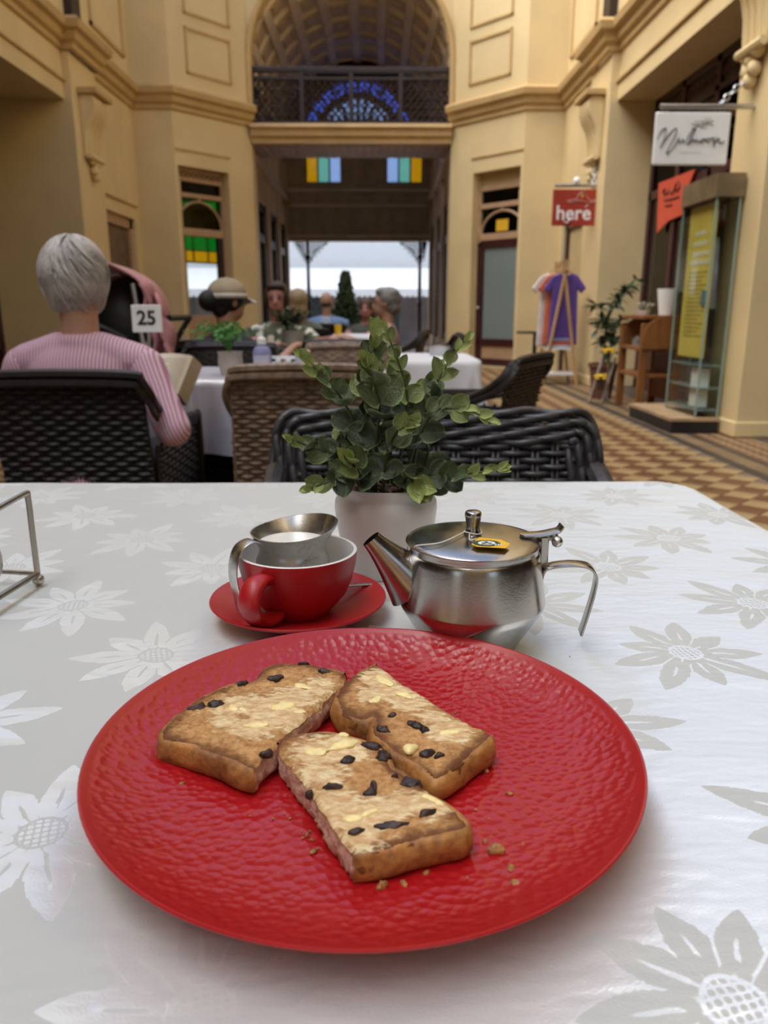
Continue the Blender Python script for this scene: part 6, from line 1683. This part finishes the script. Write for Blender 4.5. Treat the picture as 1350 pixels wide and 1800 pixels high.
tee('white T-shirt hanging behind the orange one', ex - .08, ey + .07, tz_ - .15, pmat('white_cotton', (.62, .58, .56), .8), 1.02)
for i, (c, lb) in enumerate((((.42, .42, .45), 'grey folded top at the bottom of the pile on the rack shelf'), ((.55, .10, .06), 'red folded top in the middle of the pile on the rack shelf'), ((.25, .25, .33), 'blue-grey folded top on the pile on the rack shelf'))):
    k = MB(); k.box(ex - .15, ex + .15, ey - .17, ey + .17, .49 + i * .042, .53 + i * .042); tag(k.build('folded_top', pmat('folded_cloth_%d' % i, c, .85), smooth=False, bevel=.015), lb, 'clothing', 'folded tops on the rack')
# little black side table
sx_, sy_ = at_z(930, 664, 0).x, 11.4
st2 = thing('side_table', 'small round black side table between the grey door and the clothes rack', 'table', (sx_, sy_, 0))
k = MB(); k.lathe([(0, .66), (.27, .66), (.27, .685), (0, .685)], 28, (sx_, sy_, 0)); k.build('table_top', M['black'], st2)
k = MB(); k.tube([(sx_, sy_, .02), (sx_, sy_, .66)], .028, 10); k.build('post', M['black'], st2)
k = MB(); k.lathe([(0, 0), (.2, 0), (.2, .02), (.04, .05), (0, .05)], 24, (sx_, sy_, 0)); k.build('base', M['black'], st2)
# potted tree
c = Vector((2.60, 8.9, 0)); tr = thing('potted_tree', 'slim leafy tree in a brown pot against the shop reveal', 'potted plant', c)
k = MB(); k.lathe([(0, 0), (.11, 0), (.155, .36), (.17, .36), (.17, .40), (.145, .40), (.14, .34), (0, .34)], 28, c); k.build('pot', pmat('brown_clay_pot', (.14, .06, .04), .5), tr)
top_ = at_y(1085, 530, 8.9)
k = MB(); k.tube(smoothpath([c + Vector((0, 0, .34)), c + Vector((.0, 0, .7)), c + Vector((.03, 0, 1.0)), Vector((top_.x + .08, 8.9, 1.25))], 5), .012, 6); k.build('trunk', M['stem'], tr)
br = random.Random(5)
lfm = MB(); lfm.add([(0, 0, 0), (.02, .05, .004), (.022, .09, .006), (0, .15, -.004), (-.022, .09, .006), (-.02, .05, .004)], [(0, 1, 2, 3), (0, 3, 4, 5)]); lfm = lfm.mesh('leaf_blade'); smooth_mesh(lfm, 180)
tips = [at_y(a, b, 8.9 + d) for a, b, d in ((1045, 535, -.1), (1055, 560, .1), (1105, 500, 0), (1118, 490, .1), (1090, 525, -.1), (1070, 575, -.15), (1095, 560, .1), (1060, 600, 0), (1085, 600, -.1), (1075, 620, .1), (1100, 590, .15), (1050, 580, 0))]
for tp_ in tips:
    b0 = c + Vector((.01, 0, .75 + .2 * br.random())); cv = smoothpath([b0, b0.lerp(tp_, .6) + Vector((0, 0, .03)), tp_], 5)
    k = MB(); k.tube(cv, .006, 4); s_ = k.build('branch', M['stem'], tr)
    for i in range(14):
        p = cv[min(len(cv) - 1, 4 + int(i * (len(cv) - 4) / 14))]
        inst('leaf', lfm, M['lf_dark'] if br.random() < .5 else M['lf_mid'], s_, p, (br.uniform(-.9, .6), br.uniform(-.5, .5), br.uniform(0, 6.283)), (1.15, 1.05, 1.05))
# slanted flower holder
fx, fy = 2.47, 8.42
fs_ = thing('flower_stand', 'slanted rack with two bunches of yellow flowers in front of the potted tree', 'flower stand', (fx, fy, 0))
for a in (-.07, .07):
    k = MB(); k.tube([(fx - .10 + a, fy - .1, 0.01), (fx + .06 + a, fy + .05, .48)], .016, 6); k.build('rail', M['w_tan'], fs_)
k = MB(); k.tube([(fx + .06, fy + .05, .46), (fx + .12, fy + .22, .01)], .014, 6); k.build('prop', M['steel'], fs_)
M['yflower'] = pmat('yellow_petals', (.72, .46, .02), .6, var=.2, vscale=40)
for zz in (.15, .42):
    t = zz / .48; b0 = Vector((fx - .10 + .16 * t, fy - .1 + .15 * t - .03, zz))
    k = MB(); k.lathe([(0, 0), (.035, 0), (.04, .11), (.036, .11), (.03, .005), (0, .005)], 16, b0); v__ = k.build('glass_jar', M['glass'], fs_)
    k = MB()
    for i in range(11):
        a = i * 2.4; p = b0 + Vector((.06 * math.cos(a) * (i / 11) ** .5, .06 * math.sin(a) * (i / 11) ** .5, .14 + .02 * math.sin(i)))
        k.ell(p, (.026, .026, .012), 8, 5)
    k.build('flower_head', M['yflower'], v__, kind='stuff')
    k = MB()
    for i in range(6): k.tube([b0 + Vector((0, 0, .01)), b0 + Vector((.035 * math.cos(i), .035 * math.sin(i), .14))], .003, 4)
    k.build('stalk', M['stem'], v__)
# wooden bench-shelf with pots
wx, wy = 2.78, 7.95
wb_ = thing('wooden_stand', 'brown wooden shelf stand with an arched side beside the glass case', 'stand', (wx, wy, 0))
for yy in (wy - .32, wy + .32):
    for xx in (wx - .17, wx + .17):
        k = MB(); k.box(xx - .035, xx + .035, yy - .03, yy + .03, 0, .86); k.build('leg', M['oak'], wb_, smooth=False, bevel=.006)
    k = MB(); arcp = [(-.2, .62)] + [(-.2 + .2 * (1 - math.cos(t)), .72 + .2 * math.sin(t)) for t in [i * math.pi / 2 / 6 for i in range(7)]] + [(.2, .92), (.2, .62)]
    k.prism(arcp, -.02, .02, Matrix.Translation((wx, yy - .035, 0)) @ RX); k.build('arched_side', M['oak'], wb_, smooth=False)
for z in (.34, .60, .90):
    k = MB(); k.box(wx - .2, wx + .2, wy - .34, wy + .34, z, z + .035); k.build('shelf', M['oak'], wb_, smooth=False, bevel=.005)
k = MB(); k.box(wx + .15, wx + .2, wy - .34, wy + .34, .1, .62); k.build('back_board', M['oak'], wb_, smooth=False)
def vase(label, x, y, z, r, h, mat):
    k = MB(); k.lathe([(0, 0), (r * .7, 0), (r, h * .85), (r * 1.05, h), (r * .92, h), (r * .85, h * .8), (0, h * .75)], 24); o = k.build('ceramic_pot', mat); o.location = (x, y, z); return tag(o, label, 'pot', 'pots on the wooden stand')
vase('tall white ceramic pot on top of the wooden stand', wx + .08, wy - .15, .936, .095, .25, M['white'])
bq = bushy('potted_flowers', 'white and yellow blooms on top of the wooden stand', (wx - .07, wy + .1, .936), .08, .05, M['white'], pmat('white_bloom', (.68, .66, .5), .7), 10, .1, .07, .05, 8)
for i, (dx, dy, r_, h_) in enumerate(((-.08, -.2, .05, .13), (.0, -.05, .04, .16), (-.09, .1, .055, .1))):
    k = MB(); k.lathe([(0, 0), (r_, 0), (r_, h_ * .6), (r_ * .4, h_ * .8), (r_ * .4, h_), (0, h_)], 18); o = k.build('glass_bottle', pmat('bottle_glass_%d' % i, (.55, .56, .52), .1, trans=.6), None); o.location = (wx + dx, wy + dy, .636)
    tag(o, ('squat clear bottle at the front of the wooden stand shelf', 'tall clear bottle in the middle of the wooden stand shelf', 'wide low jar at the back of the wooden stand shelf')[i], 'bottle', 'bottles on the wooden stand')
# plinth and glass case with the yellow poster
pl_ = thing('display_plinth', 'low black display plinth with a tan top at the foot of the pilaster', 'plinth', (2.62, 6.8, 0))
k = MB(); k.box(2.43, 2.815, 6.28, 7.35, 0, .10); k.build('plinth_body', M['black'], pl_, smooth=False)
k = MB(); k.box(2.42, 2.82, 6.27, 7.36, .10, .125); k.build('plinth_top', pmat('tan_board', (.40, .27, .15), .5), pl_, smooth=False)
gc = thing('glass_case', 'tall glass display panel holding a long yellow poster on the black plinth', 'display case', (2.72, 6.66, .125))
M['edge'] = pmat('green_glass_edge', (.25, .36, .32), .15, var=.05)
gx = 2.725; y0_, y1_ = 6.32, 6.98; zt = 1.83
for x in (gx - .09, gx + .09):
    k = MB(); k.box(x - .004, x + .004, y0_, y1_, .125, zt); k.build('glass_pane', M['glass'], gc, smooth=False)
for y in (y0_, y1_): k = MB(); k.box(gx - .09, gx + .09, y - .004, y + .004, .125, zt); k.build('glass_pane', M['glass'], gc, smooth=False)
k = MB()
for x in (gx - .09, gx + .09):
    for y in (y0_, y1_): k.box(x - .006, x + .006, y - .006, y + .006, .125, zt)
k.build('corner_edge', M['edge'], gc, smooth=False)
k = MB(); k.box(gx - .11, gx + .11, y0_ - .02, y1_ + .02, zt, zt + .17); k.build('header', pmat('brown_header', (.17, .12, .06), .6), gc, smooth=False)
k = MB(); k.box(gx - .05, gx - .044, y0_ + .06, y1_ - .06, .60, zt - .02); k.build('yellow_poster', pmat('yellow_poster', (.74, .58, .10), .6, var=.05), gc, smooth=False)
k = MB()
yy0, yy1 = y0_ + .14, y1_ - .14
for i, (z, l0, l1) in enumerate(((1.60, .2, .75), (1.52, .1, .85), (1.44, .15, .95), (1.37, 0, 1))):
    k.box(gx - .0525, gx - .0505, yy0 + (yy1 - yy0) * (1 - l1), yy0 + (yy1 - yy0) * (1 - l0), z - .022, z + .012)
k.build('poster_headline', pmat('poster_white', (.74, .72, .50), .6, var=.02), gc, smooth=False)
k = MB()
for i in range(16):
    z = 1.28 - i * .034; k.box(gx - .0525, gx - .0505, yy0 + .05 * ((i * 7) % 3), yy1, z, z + .010)
k.build('poster_text', pmat('poster_ink', (.30, .27, .06), .6), gc, smooth=False)
k = MB(); k.box(gx - .06, gx - .053, y0_ + .1, y0_ + .2, 1.02, 1.14); k.build('poster_badge', pmat('badge_blue', (.14, .22, .24), .4), gc, smooth=False)
k = MB(); k.box(gx - .05, gx + .03, y0_ + .08, y0_ + .26, .2, .52); k.build('price_card', M['white'], gc, smooth=False)
for z in (.18, .36, .54): k = MB(); k.box(gx - .085, gx + .085, y0_ + .006, y1_ - .006, z, z + .008); k.build('glass_shelf', M['edge'], gc, smooth=False)
# coral sign stuck behind the shop glass
shx = mx(1, DS[1]) - .06
def shp(a, b): return at_x(a, b, shx)
cs = thing('shop_banner', 'coral red pennant sign with dark script hanging at the shop window', 'sign', shp(1190, 410))
pl4 = [shp(*p) for p in ((1158, 322), (1222, 297), (1208, 332), (1198, 378), (1175, 388), (1154, 410))]
pl4 = [Vector((0, p.y, p.z)) for p in pl4]
k = MB(); n = len(pl4); k.add([(shx, p.y, p.z) for p in pl4] + [(shx + .012, p.y, p.z) for p in pl4], [tuple(range(n)), tuple(range(n, 2 * n))] + [(i, (i + 1) % n, n + (i + 1) % n, n + i) for i in range(n)]); k.build('pennant', pmat('coral_card', (.56, .075, .035), .6, var=.05), cs, smooth=False)
k = MB()
for s_ in ([(1166, 338), (1170, 332), (1168, 342), (1174, 340)], [(1174, 340), (1178, 334), (1180, 341), (1185, 336)], [(1185, 336), (1190, 322), (1188, 336), (1196, 328), (1193, 318)], [(1168, 352), (1180, 350), (1194, 346)], [(1170, 362), (1182, 360)]):
    pts = [shp(*p) for p in s_]; k.tube([(shx - .004, p.y, p.z) for p in smoothpath(pts, 4)], .011, 5)
k.build('script', pmat('dark_red_ink', (.12, .02, .015), .6), cs)
# stock seen through the glass
M['garment_w'] = pmat('cream_garment', (.60, .55, .48), .85, var=.1); M['garment_p'] = pmat('pink_garment', (.50, .26, .24), .85); M['garment_r'] = pmat('red_garment', (.28, .05, .045), .85); M['garment_n'] = pmat('navy_garment', (.02, .022, .05), .85)
def garment(label, x, y, z0, z1, w_, mat, nm='hanging_garment'):
    k = MB(); k.grid(lambda u, v: (x + .05 * math.sin(u * 6.283 * 3) * (1 - v * .5) + .06 * math.cos(u * 6.283), y + w_ * (1.15 - .35 * v) * .5 * math.sin(u * 6.283) , z0 + (z1 - z0) * v), 26, 8, cu=True)
    k.tube([(x, y - w_ * .3, z1), (x, y, z1 + .06), (x, y + w_ * .3, z1)], .012, 6)
    o = k.build(nm, mat); return tag(o, label, 'clothing', 'garments in the shop window')
garment('cream dress low in the shop window right of the yellow poster', 3.75, 7.0, .62, 1.45, .5, M['garment_w'])
garment('pink blouse beside the cream dress in the shop window', 3.95, 6.95, 1.35, 1.7, .35, M['garment_p'])
garment('navy scarf hanging above the cream dress in the shop window', 3.9, 7.15, 1.5, 1.8, .18, M['garment_n'])
garment('red top high in the shop window right of the yellow poster', 3.9, 7.5, 1.85, 2.25, .4, M['garment_r'])
garment('pale glassy ornament string at the far end of the shop window', 3.72, 9.7, 1.2, 1.9, .22, M['garment_w'])
garment('mauve scarf hanging below the coral sign in the shop window', 3.75, 9.25, 1.35, 2.1, .25, pmat('mauve_scarf', (.30, .14, .16), .85))
garment('white lace top behind the yellow poster in the shop window', 3.72, 8.95, 1.0, 1.75, .3, pmat('white_lace', (.7, .68, .66), .8))
k = MB(); k.lathe([(0, 0), (.05, 0), (.085, .1), (.06, .2), (.03, .26), (0, .27)], 20); o = k.build('orange_lamp_shade', pmat('orange_shade', (.80, .32, .02), .5)); lp = at_y(1265, 318, 7.2); o.location = (3.6, 7.6, 2.42)
tag(o, 'small orange lantern hanging behind the white sign in the shop', 'lantern')
